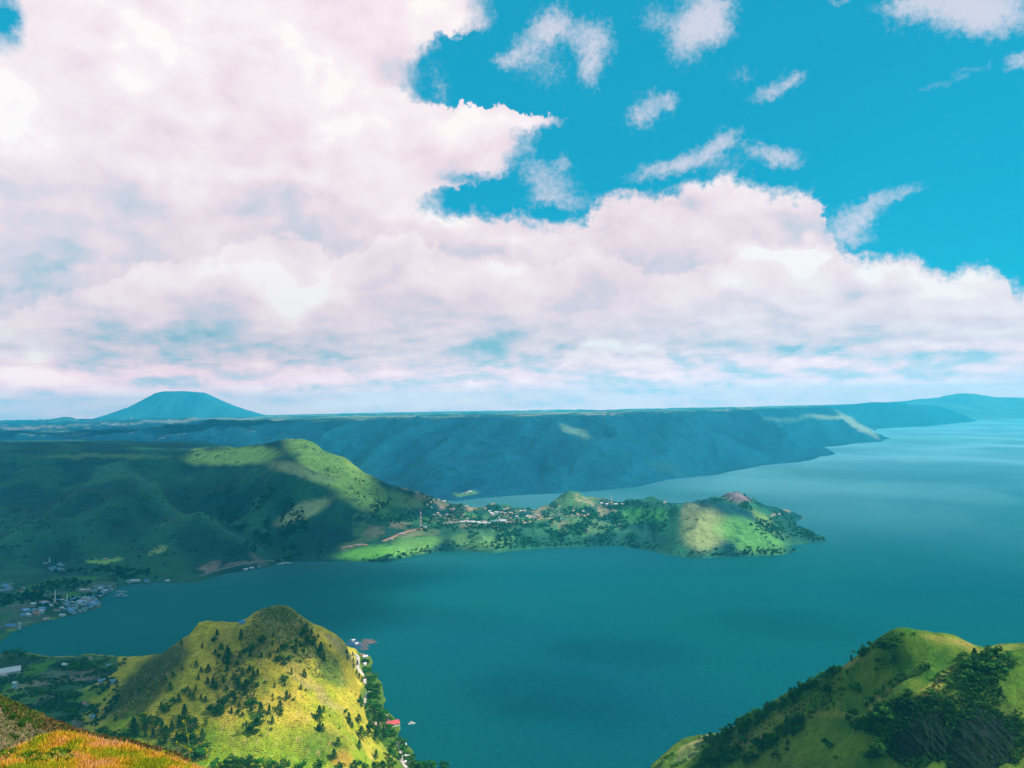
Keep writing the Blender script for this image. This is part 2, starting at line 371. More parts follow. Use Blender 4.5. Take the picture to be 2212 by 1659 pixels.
def plain_mat(name, c, rough=0.7, var=0.25, scale=0.6):
    m_, t, out_ = new_mat(name)
    pos = t.node('ShaderNodeNewGeometry').outputs['Position']
    k = t.m('ADD', t.m('MULTIPLY', t.m('SUBTRACT', t.noise(pos, scale, 5, 0.65), 0.5), var * 2), 1.0)
    b = t.node('ShaderNodeBsdfPrincipled'); t.put(b.inputs['Base Color'], t.vm('SCALE', t.mix(1.0, (*c, 1), (1, 1, 1, 1), 'MULTIPLY'), sc=k))
    b.inputs['Roughness'].default_value = rough; t.l.new(b.outputs[0], out_.inputs[0])
    return m_

# ------------------------------------------------------------------ terrain
class Land:
    def __init__(s, pxr, Dr, nu, nd, ctrl, poly=None, noise=None, sm=1e-4, poly_slope=1.2, poly_min=0.05):
        s.u = np.linspace((pxr[0] - PW / 2) / F, (pxr[1] - PW / 2) / F, nu)
        s.ld = np.linspace(math.log(Dr[0]), math.log(Dr[1]), nd)
        U, L = np.meshgrid(s.u, s.ld); D = np.exp(L); s.X = U * D; s.Y = D
        z = rbf(ctrl, sm)(s.X, s.Y)
        if noise is not None: z = z + noise(s.X, s.Y, z)
        if poly is not None:
            sd = poly_sd(poly, s.X, s.Y); s.sd = sd
            z = np.where(sd > 0, np.maximum(np.minimum(z, sd * poly_slope), sd * poly_min + 0.2), np.maximum(sd * 0.5, -20))
        s.Z = z
    def h(s, x, y):
        y = np.maximum(np.asarray(y, float), 1e-3); i = (np.asarray(x) / y - s.u[0]) / (s.u[1] - s.u[0]); j = (np.log(y) - s.ld[0]) / (s.ld[1] - s.ld[0])
        i = np.clip(i, 0, len(s.u) - 1.001); j = np.clip(j, 0, len(s.ld) - 1.001)
        i0 = i.astype(int); j0 = j.astype(int); fi, fj = i - i0, j - j0; Z = s.Z
        return (Z[j0, i0] * (1 - fi) + Z[j0, i0 + 1] * fi) * (1 - fj) + (Z[j0 + 1, i0] * (1 - fi) + Z[j0 + 1, i0 + 1] * fi) * fj
    def hit(s, px, py):
        d = pix_dir(px, py); d = d / d[1]
        ys = np.exp(np.linspace(s.ld[0], s.ld[-1], 1500)); below = (CAMZ + d[2] * ys) < s.h(d[0] * ys, ys)
        k = np.argmax(below)
        if not below[k] or k == 0: return None
        y = ys[k]; x = d[0] * y
        return np.array([x, y, float(s.h(np.array([x]), np.array([y]))[0])])
    def build(s, name, mat, color, cut=None, **props):
        nd, nu = s.Z.shape
        idx = np.arange(nd * nu).reshape(nd, nu)
        f = np.stack([idx[:-1, :-1], idx[:-1, 1:], idx[1:, 1:], idx[1:, :-1]], -1).reshape(-1, 4)
        V = np.stack([s.X, s.Y, s.Z], -1).reshape(-1, 3)
        keep = V[f, 2].max(1) > -6
        if cut is not None: keep &= cut(V[f].mean(1))
        f = f[keep]; used = np.zeros(len(V), bool); used[f.ravel()] = True
        remap = np.cumsum(used) - 1
        me = mesh_np(name, V[used], remap[f], mat, color.reshape(-1, 3)[used], smooth=True)
        return link(name, me, kind='structure', **props)
    def normals(s):
        gy, gx = np.gradient(s.Z); xu = np.gradient(s.X, axis=1); yd = np.gradient(s.Y, axis=0); xd = np.gradient(s.X, axis=0)
        dzdx = gx / xu; dzdy = (gy - dzdx * xd) / yd
        return dzdx, dzdy
def paint(colr, px, py, lst, wob=14, seed=3):
    """lay patches of grass, soil, wood, painted sunlight and shade (given where the photograph shows them) over a base colour"""
    wx = px + wob * fbm(px / 60, py / 40, 4, seed); wy = py + wob * 0.7 * fbm(px / 60 + 31, py / 40, 4, seed)
    for (cx, cy, rx, ry, rot, c, a) in lst:
        t = math.radians(rot); ex, ey = wx - cx, wy - cy
        r = np.sqrt(((ex * math.cos(t) + ey * math.sin(t)) / rx) ** 2 + ((-ex * math.sin(t) + ey * math.cos(t)) / ry) ** 2)
        m_ = (a * (1 - sstep(0.55, 1.1, r)))[..., None]
        colr = colr * (1 - m_) + np.array(c) * m_
    return colr
def Z(px, py, z): return at_z(px, py, z)
def Dp(px, py, D): return at_d(px, py, D)

def behind(pts, dist, drop):
    """the far side of a crest falls away"""
    o = []
    for p in pts:
        d = np.hypot(p[0], p[1]); o.append(np.array([p[0] * (1 + dist / d), p[1] * (1 + dist / d), p[2] - drop]))
    return o
DRY = (0.48, 0.36, 0.030); DRYP = (0.52, 0.35, 0.08); GRN = (0.17, 0.26, 0.012); BRIGHT = (0.19, 0.33, 0.015); DARKG = (0.018, 0.075, 0.018)
SCRUB = (0.20, 0.18, 0.07); BROWN = (0.16, 0.095, 0.028); SOIL = (0.42, 0.27, 0.16); ROCK = (0.035, 0.06, 0.055)

# --- near hillside, under the camera
near_ctrl = [
    (0, 0.5, 398.4), (-8, 4, 396), (8, 4, 396), (0, 12, 391.5), (-12, 12, 392), (12, 12, 390.5), (0, 30, 381), (-20, 30, 384), (20, 30, 379),
    Dp(-60, 1668, 88), Dp(0, 1646, 90), Dp(60, 1612, 92), Dp(100, 1592, 94), Dp(160, 1594, 96), Dp(260, 1614, 97), Dp(340, 1632, 98), Dp(400, 1654, 98), Dp(445, 1678, 98),
    Dp(0, 1700, 70), Dp(150, 1700, 70), Dp(300, 1712, 70), Dp(450, 1740, 72), Dp(600, 1790, 72), Dp(900, 1800, 80), Dp(1400, 1800, 80), Dp(2000, 1790, 80),
    Dp(0, 1720, 50), Dp(400, 1800, 50), Dp(900, 1830, 50), Dp(1800, 1830, 50),
    Dp(0, 1690, 108), Dp(100, 1668, 112), Dp(200, 1665, 114), Dp(350, 1700, 115), Dp(500, 1750, 112),
    Dp(-60, 1470, 165), Dp(0, 1505, 168), Dp(60, 1532, 170), Dp(120, 1552, 172), Dp(200, 1583, 174), Dp(300, 1608, 176), Dp(400, 1640, 178), Dp(500, 1680, 178),
    Dp(0, 1560, 150), Dp(50, 1590, 148), Dp(90, 1620, 146), Dp(0, 1620, 138), Dp(200, 1650, 150),
    Dp(0, 1640, 215), Dp(150, 1700, 215), Dp(400, 1740, 215), Dp(700, 1780, 200), Dp(1100, 1780, 200), Dp(1600, 1760, 200), Dp(2200, 1740, 200),
    Dp(-300, 1700, 330), Dp(0, 1720, 330), Dp(500, 1760, 330), Dp(1100, 1760, 330), Dp(1700, 1760, 330), Dp(2300, 1760, 330)]
near = Land((-500, 2700), (2.5, 330), 260, 210, near_ctrl, noise=lambda x, y, z: np.clip(y / 60, 0, 1) * (0.9 * fbm(x / 9, y / 9, 4, 5) + 2.2 * fbm(x / 35, y / 35, 3, 6)))
px, py = project(near.X, near.Y, near.Z)
base = np.zeros(near.X.shape + (3,)) + np.array((0.30, 0.15, 0.03))
far_m = sstep(118, 128, near.Y)[..., None]
base = base * (1 - far_m) + np.array((0.15, 0.12, 0.035)) * far_m
lst = [(350, 1660, 260, 45, 0, (0.36, 0.22, 0.02), .7), (60, 1650, 120, 26, 0, (0.10, 0.13, 0.02), .7), (250, 1590, 200, 30, 20, (0.17, 0.10, 0.05), .8), (30, 1530, 80, 26, 25, (0.11, 0.13, 0.03), .7),
       (40, 1575, 60, 30, 30, (0.26, 0.22, 0.10), .8)]
base = paint(base, px, py, lst)
M_near = ground_mat('dry_grass_ground', 0.8, 6, 0.7, 0.6, 0.3)
near.build('hillside', M_near, base)

# --- headland: left hill, valley floor and shore below the camera
shore_h = [Z(-500, 1404, 0), Z(-200, 1412, 0), Z(0, 1417, 0), Z(60, 1412, 0), Z(120, 1422, 0), Z(200, 1419, 0), Z(270, 1427, 0), Z(400, 1432, 0), Z(520, 1425, 0), Z(640, 1415, 0), Z(720, 1405, 0),
           Z(768, 1401, 0), Z(785, 1412, 0), Z(800, 1418, 0), Z(803, 1432, 0), Z(800, 1452, 0), Z(818, 1466, 0), Z(826, 1492, 0), Z(832, 1512, 0), Z(828, 1532, 0), Z(844, 1546, 0), Z(862, 1560, 0), Z(864, 1574, 0), Z(856, 1592, 0), Z(872, 1602, 0), Z(888, 1618, 0), Z(892, 1640, 0), Z(912, 1654, 0),
           Z(945, 1662, 0), Z(1000, 1668, 0), Z(1100, 1668, 0), Z(1250, 1680, 0), Z(1500, 1690, 0), np.array([700, 760, 0]), np.array([1100, 700, 0]), np.array([1100, 150, 0]), np.array([-1300, 150, 0])]
sp_h = smooth_poly(shore_h, 12, 4, 4)
head_ctrl = [
    Dp(600, 1312, 1000), Dp(560, 1322, 995), Dp(640, 1330, 1000), Dp(520, 1345, 985), Dp(455, 1346, 985), Dp(430, 1352, 985), Dp(385, 1382, 1000), Dp(300, 1434, 1050), Dp(250, 1455, 1110),
    Dp(430, 1385, 960), Dp(388, 1425, 930), Dp(352, 1478, 900), Dp(300, 1522, 876), Dp(255, 1552, 860),
    Z(230, 1475, 20), Z(240, 1520, 26), Z(200, 1560, 32), Z(240, 1585, 34), Z(330, 1450, 62), Z(290, 1480, 48),
    Z(0, 1430, 6), Z(120, 1440, 8), Z(0, 1480, 14), Z(100, 1500, 18), Z(0, 1540, 26), Z(120, 1560, 28), Z(60, 1600, 40), Z(-200, 1500, 18), Z(-300, 1600, 40),
    Dp(660, 1347, 1000), Dp(700, 1372, 1008), Dp(735, 1395, 1022), Dp(757, 1415, 1040), Z(772, 1445, 14), Z(780, 1470, 14), Z(770, 1510, 24), Z(785, 1540, 18), Z(800, 1570, 16), Z(820, 1600, 16), Z(840, 1630, 14), Z(870, 1655, 8),
    Dp(700, 1420, 985), Dp(740, 1470, 960), Dp(650, 1400, 975), Dp(690, 1450, 955), Dp(640, 1440, 940), Dp(700, 1490, 925), Dp(745, 1520, 920),
    Dp(560, 1400, 945), Dp(500, 1440, 920), Dp(430, 1480, 895), Dp(380, 1540, 865), Dp(320, 1590, 845), Dp(270, 1620, 835),
    Dp(560, 1500, 890), Dp(640, 1520, 885), Dp(500, 1560, 860), Dp(600, 1580, 855), Dp(700, 1570, 875), Dp(400, 1610, 838), Dp(500, 1640, 825), Dp(600, 1655, 820), Dp(720, 1640, 840), Dp(760, 1600, 870), Z(800, 1655, 18),
    Z(520, 1400, 10) + np.array([0, 150, 0]), Z(640, 1380, 10) + np.array([0, 120, 0]),
    np.array([-700, 700, 60]), np.array([-400, 740, 48]), np.array([-150, 760, 30]), np.array([0, 800, 12]), np.array([200, 780, 12]), np.array([500, 740, 14]),
    np.array([-700, 500, 130]), np.array([-300, 500, 125]), np.array([0, 500, 125]), np.array([300, 500, 125]), np.array([700, 500, 110]),
    np.array([-300, 250, 240]), np.array([0, 250, 235]), np.array([300, 250, 235]), np.array([-700, 250, 240]), np.array([700, 250, 200])]
head_ctrl += behind([Dp(*a) for a in ((600, 1312, 1000), (560, 1322, 995), (640, 1330, 1000), (520, 1345, 985), (455, 1346, 985), (430, 1352, 985), (385, 1382, 1000), (660, 1347, 1000), (700, 1372, 1008), (735, 1395, 1022))], 45, 26)
head_ctrl += behind([Dp(*a) for a in ((300, 1434, 1050), (340, 1414, 1020))], 50, 26) + [Dp(340, 1414, 1020), Dp(488, 1345, 985), Dp(545, 1332, 990), Dp(625, 1318, 1000)]
HSPURS = [([(430, 1352, 985), (392, 1398, 950), (368, 1442, 925), (348, 1480, 900), (302, 1522, 876), (256, 1552, 860)], 9, 12), ([(400, 1385, 985), (350, 1430, 985), (300, 1480, 955), (250, 1530, 905)], -9, 26),
          ([(600, 1325, 998), (660, 1352, 998), (712, 1385, 1000), (748, 1415, 1010)], 5, 12), ([(690, 1405, 985), (725, 1450, 965), (765, 1490, 955)], -7, 20), ([(620, 1425, 945), (680, 1475, 935), (745, 1525, 925)], 5, 11), ([(560, 1440, 925), (600, 1500, 900), (640, 1560, 880)], -4, 16), ([(470, 1400, 945), (420, 1480, 895), (390, 1540, 865)], 3.5, 12)]
def head_spurs(x, y):
    o = 0
    for pts_, amp, wid in HSPURS:
        p = [Dp(*q)[:2] for q in pts_]; d = np.full(np.shape(x), 1e9)
        for a, b in zip(p[:-1], p[1:]):
            e = b - a; t_ = np.clip(((x - a[0]) * e[0] + (y - a[1]) * e[1]) / (e @ e), 0, 1); d = np.minimum(d, np.hypot(x - a[0] - t_ * e[0], y - a[1] - t_ * e[1]))
        o = o + amp * np.exp(-np.abs(d * (1 + .3 * fbm(x / 30, y / 30, 2, 78))) / wid)
    return o
def head_noise(x, y, z):
    m_ = sstep(15, 70, z) * sstep(600, 750, y)
    return head_spurs(x, y) * sstep(10, 40, z) + m_ * (6.0 * (ridged(x / 90 + 0.15 * y / 90, y / 170, 4, 21) - 0.35) + 2.0 * fbm(x / 25, y / 25, 3, 22)) + (1 - m_) * 1.3 * fbm(x / 40, y / 40, 3, 23)
head = Land((-450, 1750), (250, 1420), 500, 300, head_ctrl, sp_h, head_noise, poly_slope=1.9)
px, py = project(head.X, head.Y, head.Z)
dzx, dzy = head.normals(); slope = np.hypot(dzx, dzy)
nz = fbm(head.X / 60, head.Y / 60, 5, 31); nz2 = fbm(head.X / 18, head.Y / 18, 4, 32)
wr = np.clip(0.72 + 1.1 * nz + 0.6 * nz2 + (1500 - py) / 300, 0, 1)[..., None]      # drier towards the crest, greener low down
base = np.array(DRY) * wr + np.array(GRN) * (1 - wr)
pinkish = np.clip(nz2 * 1.6 + nz * 0.8, 0, 1)[..., None] * 0.45
base = base * (1 - pinkish) + np.array(DRYP) * pinkish
lst = [(610, 1345, 75, 34, 20, SCRUB, .9), (600, 1320, 55, 22, 15, (0.07, 0.11, 0.03), .9), (560, 1385, 40, 50, 0, (0.11, 0.13, 0.025), .75), (500, 1400, 60, 55, 0, (0.20, 0.17, 0.03), .5), (640, 1400, 50, 50, 0, (0.07, 0.13, 0.02), .7),
       (720, 1450, 60, 26, 50, (0.075, 0.14, 0.02), .85), (700, 1420, 50, 30, 40, (0.07, 0.13, 0.02), .7), (690, 1500, 90, 10, 38, (0.36, 0.27, 0.09), .8), (730, 1395, 60, 10, 42, (0.38, 0.27, 0.12), .75), (640, 1445, 80, 14, 35, DRYP, .6),  # gully patches painted dark green for its shade
       (560, 1600, 180, 45, 0, GRN, .6), (500, 1645, 180, 24, 0, BRIGHT, .4), (700, 1610, 60, 40, 0, (0.04, 0.11, 0.015), .6), (770, 1510, 70, 26, 20, DRY, .5), (330, 1560, 70, 30, 0, DRY, .5),
       (260, 1560, 60, 8, -35, BRIGHT, .9), (270, 1590, 60, 16, -10, (0.06, 0.20, 0.01), .8), (340, 1440, 100, 34, -38, (0.10, 0.12, 0.03), .5), (370, 1420, 30, 14, -40, (0.13, 0.11, 0.06), .6),
       (315, 1478, 135, 42, -42, (0.035, 0.050, 0.025), .9), (355, 1412, 60, 20, -35, (0.07, 0.085, 0.03), .6), (740, 1640, 30, 24, 0, (0.35, 0.20, 0.03), .8), (560, 1545, 60, 16, 0, BRIGHT, .5), (470, 1500, 90, 40, -30, (0.13, 0.16, 0.02), .4)]  # dark scrub on the left face, painted to carry its shade too
base = paint(base, px, py, lst, 18, 8)
so = sstep(0.30, 0.48, fbm(head.X / 6.5, head.Y / 9, 4, 35))[..., None] * .6; base = base * (1 - so) + np.array((0.46, 0.30, 0.12)) * so
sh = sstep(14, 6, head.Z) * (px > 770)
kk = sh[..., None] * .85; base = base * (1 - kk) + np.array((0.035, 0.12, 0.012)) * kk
# valley fields
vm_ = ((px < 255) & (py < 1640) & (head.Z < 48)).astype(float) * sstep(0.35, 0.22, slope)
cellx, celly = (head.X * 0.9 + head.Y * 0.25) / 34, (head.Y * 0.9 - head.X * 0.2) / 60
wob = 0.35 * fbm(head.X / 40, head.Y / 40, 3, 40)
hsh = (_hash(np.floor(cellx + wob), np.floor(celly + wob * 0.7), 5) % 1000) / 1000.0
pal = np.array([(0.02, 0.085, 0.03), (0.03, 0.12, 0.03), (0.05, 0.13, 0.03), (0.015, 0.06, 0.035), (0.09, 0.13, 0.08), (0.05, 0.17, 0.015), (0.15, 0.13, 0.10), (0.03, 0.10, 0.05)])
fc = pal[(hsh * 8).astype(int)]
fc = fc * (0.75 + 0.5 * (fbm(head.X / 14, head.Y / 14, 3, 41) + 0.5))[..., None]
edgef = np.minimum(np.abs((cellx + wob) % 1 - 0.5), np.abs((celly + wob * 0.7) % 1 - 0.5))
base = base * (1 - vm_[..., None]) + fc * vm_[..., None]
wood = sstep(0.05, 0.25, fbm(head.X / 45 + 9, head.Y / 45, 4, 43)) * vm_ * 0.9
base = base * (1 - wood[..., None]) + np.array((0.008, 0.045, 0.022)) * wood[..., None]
lst = [(60, 1480, 50, 8, -12, (0.25, 0.21, 0.12), .8), (150, 1468, 60, 5, -8, (0.22, 0.16, 0.12), .8), (330, 1470, 10, 6, 0, SOIL, 0), (350, 1455, 60, 12, -15, (0.13, 0.11, 0.09), 0), (205, 1462, 40, 6, -12, (0.20, 0.15, 0.13), .8),
       (20, 1500, 40, 10, 0, (0.10, 0.20, 0.02), .8), (190, 1500, 60, 16, -20, (0.06, 0.17, 0.015), .8), (40, 1428, 60, 14, 0, (0.008, 0.04, 0.025), .8)]
base = paint(base, px, py, lst, 8, 9)
M_grass = ground_mat('hill_grass', 1.6, 9, 0.8, 0.8, 0.8, patch=((0.15, 0.22, 0.015), 8, 0.35, 0.56))
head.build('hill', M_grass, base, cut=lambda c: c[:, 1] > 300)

# --- right hill
shore_r = [Z(1405, 1690, 0), Z(1432, 1664, 0), Z(1436, 1650, 0), Z(1470, 1622, 0), Z(1500, 1603, 0), Z(1560, 1595, 0), Z(1700, 1560, 0), Z(1850, 1520, 0), Z(2000, 1500, 0), Z(2300, 1490, 0), Z(2800, 1490, 0), np.array([1500, 600, 0]), np.array([1500, 200, 0]), np.array([-150, 200, 0]), np.array([-60, 620, 0])]
sp_r = smooth_poly(shore_r, 12, 4, 14)
right_ctrl = [
    Z(1438, 1650, 4), Dp(1448, 1636, 880), Dp(1480, 1607, 858), Dp(1520, 1592, 850), Dp(1548, 1591, 845), Dp(1600, 1562, 800), Dp(1650, 1532, 770), Dp(1700, 1502, 745), Dp(1750, 1477, 725), Dp(1800, 1452, 705), Dp(1840, 1425, 690),
    Dp(1880, 1398, 672), Dp(1930, 1374, 655), Dp(2000, 1369, 650), Dp(2060, 1377, 648), Dp(2122, 1399, 645), Dp(2160, 1390, 640), Dp(2215, 1388, 638), Dp(2350, 1360, 640), Dp(2550, 1340, 650),
    Z(1470, 1655, 12), Dp(1560, 1655, 772), Dp(1650, 1655, 715), Dp(1750, 1655, 655), Dp(1850, 1655, 600), Dp(1960, 1655, 560), Dp(2080, 1655, 535), Dp(2212, 1655, 520), Dp(2400, 1655, 515),
    Dp(1600, 1620, 775), Dp(1700, 1570, 725), Dp(1780, 1545, 690), Dp(1850, 1500, 665), Dp(1930, 1440, 645), Dp(2000, 1430, 630), Dp(2060, 1440, 620), Dp(2130, 1460, 606), Dp(2212, 1470, 598),
    Dp(1740, 1600, 688), Dp(1830, 1590, 640), Dp(1930, 1500, 612), Dp(2000, 1490, 604), Dp(2060, 1490, 597), Dp(2140, 1520, 585), Dp(2212, 1540, 570),
    Dp(1890, 1610, 600), Dp(1950, 1610, 583), Dp(2040, 1620, 560), Dp(2140, 1620, 545),
    Dp(2000, 1369, 650) + np.array([60, 250, -160]), Dp(1800, 1452, 705) + np.array([80, 200, -110]), Dp(2200, 1390, 640) + np.array([60, 260, -170]), Dp(1650, 1532, 770) + np.array([60, 120, -60]),
    Dp(1500, 1760, 700), Dp(1800, 1800, 520), Dp(2200, 1830, 430), Dp(1600, 1800, 430), Dp(2300, 1790, 330), Dp(1700, 1780, 330)]
right_ctrl += behind([Dp(*a) for a in ((1520, 1592, 850), (1600, 1562, 800), (1650, 1532, 770), (1700, 1502, 745), (1750, 1477, 725), (1800, 1452, 705), (1840, 1425, 690), (1880, 1398, 672), (1930, 1374, 655), (2000, 1369, 650), (2060, 1377, 648), (2122, 1399, 645), (2160, 1390, 640), (2215, 1388, 638), (2350, 1360, 640))], 30, 20)
def right_noise(x, y, z):
    return sstep(5, 50, z) * (3.2 * (ridged(x / 80, y / 140, 4, 51) - 0.35) + 1.5 * fbm(x / 18, y / 18, 3, 52))
rhill = Land((1390, 2750), (330, 1150), 560, 360, right_ctrl, sp_r, right_noise, poly_slope=1.4)
px, py = project(rhill.X, rhill.Y, rhill.Z)
nz = fbm(rhill.X / 50, rhill.Y / 50, 5, 61); nz2 = fbm(rhill.X / 14, rhill.Y / 14, 4, 62)
w_ = np.clip(0.42 + 1.0 * nz + 0.6 * nz2, 0, 1)[..., None]
base = np.array((0.125, 0.165, 0.014)) * w_ + np.array((0.035, 0.115, 0.010)) * (1 - w_)
lst = [(1950, 1395, 70, 26, 0, (0.09, 0.17, 0.015), .6), (2040, 1383, 60, 8, 12, (0.24, 0.20, 0.04), .6), (2090, 1396, 45, 8, 20, (0.28, 0.22, 0.05), .6), (2170, 1398, 50, 8, 0, (0.20, 0.22, 0.04), .6), (2190, 1450, 50, 50, 0, (0.05, 0.14, 0.012), .6),
       (1680, 1600, 120, 60, -20, (0.13, 0.17, 0.02), .7), (1800, 1610, 110, 36, 0, (0.12, 0.20, 0.015), .7), (1810, 1545, 70, 4, 3, (0.34, 0.26, 0.06), .9), (1745, 1552, 40, 4, -25, (0.30, 0.24, 0.08), .7),
       (2010, 1495, 60, 8, -40, (0.34, 0.28, 0.05), .8), (2030, 1465, 55, 6, -35, (0.33, 0.28, 0.06), .7), (1840, 1430, 60, 6, -28, (0.26, 0.22, 0.07), .7), (1700, 1540, 90, 8, -30, (0.22, 0.19, 0.05), .6), (1900, 1510, 40, 10, -45, (0.28, 0.21, 0.06), .6),
       (1620, 1600, 60, 8, -30, (0.27, 0.21, 0.06), .7), (1510, 1600, 60, 6, -28, (0.36, 0.30, 0.10), .9), (1490, 1625, 50, 16, -30, (0.14, 0.17, 0.06), .8), (1600, 1575, 90, 24, -30, (0.05, 0.075, 0.02), .8),
       (2030, 1570, 120, 80, 0, (0.020, 0.040, 0.012), .9), (2150, 1560, 60, 60, 0, (0.05, 0.10, 0.02), .6), (2050, 1650, 60, 8, -10, (0.08, 0.16, 0.015), .8)]
base = paint(base, px, py, lst, 12, 12)
rhill.build('hill', M_grass, base)
# --- mountain side, bay town and peninsula
shore_p = [Z(-600, 1500, 0), Z(-200, 1420, 0), Z(0, 1386, 0), Z(30, 1366, 0), Z(90, 1346, 0), Z(150, 1331, 0), Z(215, 1311, 0), Z(226, 1290, 0), Z(242, 1275, 0), Z(270, 1263, 0), Z(330, 1261, 0), Z(420, 1258, 0), Z(500, 1240, 0), Z(580, 1223, 0), Z(622, 1214, 0), Z(740, 1213, 0),
           Z(830, 1213, 0), Z(880, 1204, 0), Z(955, 1192, 0), Z(1000, 1190, 0), Z(1060, 1197, 0), Z(1115, 1190, 0), Z(1150, 1186, 0), Z(1250, 1181, 0), Z(1330, 1180, 0), Z(1400, 1190, 0), Z(1440, 1200, 0), Z(1500, 1206, 0), Z(1560, 1205, 0), Z(1620, 1204, 0), Z(1690, 1199, 0), Z(1725, 1191, 0), Z(1712, 1180, 0), Z(1740, 1174, 0),
           Z(1795, 1168, 0), Z(1786, 1162, 0), Z(1745, 1156, 0), Z(1722, 1145, 0), Z(1712, 1136, 0), Z(1736, 1121, 0), Z(1725, 1112, 0), Z(1690, 1100, 0), Z(1650, 1096, 0), Z(1500, 1094, 0), Z(1400, 1098, 0), Z(1340, 1096, 0), Z(1240, 1092, 0), Z(1200, 1098, 0), Z(1185, 1103, 0), Z(1110, 1103, 0), Z(1060, 1098, 0), Z(1000, 1096, 0), Z(900, 1082, 0), Z(800, 1050, 0),
           Dp(740, 1030, 4300), Dp(640, 1000, 4700), Dp(500, 950, 5600), np.array([-4000, 6500, 0]), np.array([-6000, 5000, 0]), np.array([-3000, 1200, 0])]
sp_p = smooth_poly(shore_p, 45, 22, 24)
mt_ctrl = [
    Dp(640, 953, 3300), Dp(560, 958, 3400), Dp(600, 955, 3350), Dp(470, 966, 3500), Dp(400, 975, 3600), Dp(300, 981, 3600), Dp(200, 986, 3500), Dp(0, 985, 3500), Dp(-300, 985, 3500), Dp(690, 966, 3150), Dp(740, 996, 2950), Dp(800, 1035, 2800), Dp(850, 1054, 2750), Dp(900, 1059, 2750), Dp(940, 1075, 2750), Dp(1000, 1085, 2750), Dp(1060, 1092, 2780), Z(1110, 1103, 18),
    Z(540, 1185, 25), Z(440, 1130, 75), Z(340, 1075, 125), Z(290, 1040, 160), Z(240, 1008, 185), Z(600, 1207, 5),
    Z(100, 1220, 12), Z(200, 1200, 22), Z(300, 1190, 26), Z(420, 1215, 14), Z(380, 1170, 40), Z(150, 1110, 95), Z(50, 1060, 135), Z(0, 1130, 80), Z(200, 1060, 130), Z(-300, 1100, 100), Z(-300, 1250, 20), Z(250, 1130, 78), Z(320, 1130, 70),
    Z(600, 1190, 12), Z(520, 1125, 62), Z(450, 1070, 112), Z(400, 1025, 155), Z(500, 1020, 170), Z(560, 1080, 108),
    Z(650, 1105, 92), Z(610, 1060, 150), Z(600, 1005, 222), Z(700, 1030, 175), Z(700, 1140, 58), Z(640, 1165, 30), Z(760, 1090, 105), Z(780, 1130, 62), Z(820, 1090, 88), Z(690, 1190, 12),
    Z(750, 1180, 22), Z(830, 1165, 30), Z(920, 1142, 42), Z(900, 1110, 58), Z(850, 1195, 14), Z(960, 1110, 50), Z(960, 1150, 36), Z(1000, 1120, 47), Z(1050, 1130, 44), Z(1100, 1130, 43), Z(1000, 1155, 36), Z(1100, 1150, 34), Z(1050, 1105, 48), Z(1150, 1110, 36),
    Z(1200, 1130, 42), Z(1250, 1110, 50), Z(1300, 1130, 42), Z(1300, 1155, 26), Z(1200, 1155, 26), Z(1180, 1100, 30),
    Dp(1245, 1063, 2930), Dp(1212, 1070, 2930), Dp(1230, 1065, 2930), Dp(1262, 1065, 2930), Dp(1282, 1072, 2930), Dp(1290, 1074, 2920), Dp(1305, 1080, 2900), Dp(1322, 1086, 2900), Dp(1340, 1092, 2880), Dp(1400, 1086, 2700), Dp(1440, 1086, 2600), Dp(1480, 1082, 2500), Dp(1520, 1079, 2430), Dp(1545, 1077, 2400), Dp(1580, 1085, 2400),
    Z(1490, 1130, 72), Z(1460, 1165, 40), Z(1450, 1190, 10), Z(1540, 1130, 80), Z(1540, 1170, 40), Z(1610, 1115, 90), Z(1640, 1145, 62), Z(1640, 1175, 30), Z(1690, 1172, 22), Z(1400, 1130, 48), Z(1380, 1160, 24), Z(1350, 1120, 50),
    Dp(1590, 1063, 2650), Dp(1570, 1068, 2640), Dp(1620, 1070, 2640), Dp(1650, 1084, 2620), Dp(1690, 1097, 2600), Dp(1720, 1112, 2580), Z(1680, 1120, 50), Z(1700, 1150, 18), Z(1740, 1162, 9), Z(1775, 1165, 5),
    Z(0, 1345, 3), Z(100, 1305, 5), Z(200, 1285, 4), Z(30, 1295, 10), Z(100, 1265, 14), Z(0, 1240, 22), Z(-300, 1320, 8), Z(300, 1250, 5), Z(200, 1245, 16),
    Dp(560, 958, 4300) * [1, 1, 0] + [0, 0, 190], Dp(400, 960, 4600) * [1, 1, 0] + [0, 0, 225], Dp(200, 960, 5000) * [1, 1, 0] + [0, 0, 232], Dp(-200, 960, 5000) * [1, 1, 0] + [0, 0, 235], Dp(700, 966, 3900) * [1, 1, 0] + [0, 0, 120]]
mt_ctrl += behind([Dp(*a) for a in ((640, 953, 3300), (690, 966, 3150), (740, 996, 2950), (800, 1035, 2800), (850, 1054, 2750), (900, 1059, 2750), (600, 955, 3350))], 220, 75) + behind([Dp(*a) for a in ((940, 1075, 2750), (1000, 1085, 2750), (1245, 1063, 2930), (1545, 1077, 2400), (1590, 1063, 2650), (1480, 1082, 2500))], 110, 40)
SPURS = [([(240, 1008, 185), (290, 1040, 160), (340, 1075, 125), (440, 1130, 75), (540, 1185, 25), (595, 1208, 6)], 34, 75), ([(217, 1023, 170), (150, 1078, 120), (85, 1131, 80), (0, 1182, 45)], 24, 80),
         ([(330, 1030, 165), (420, 1085, 105), (520, 1150, 45), (590, 1196, 12)], -26, 90), ([(150, 1020, 180), (90, 1080, 120), (20, 1130, 80)], -22, 90), ([(612, 1000, 228), (590, 1030, 190), (560, 1060, 130)], 14, 80), ([(760, 1010, 190), (700, 1075, 120), (640, 1130, 60)], 16, 80), ([(490, 1005, 200), (475, 1040, 150)], -20, 90)]
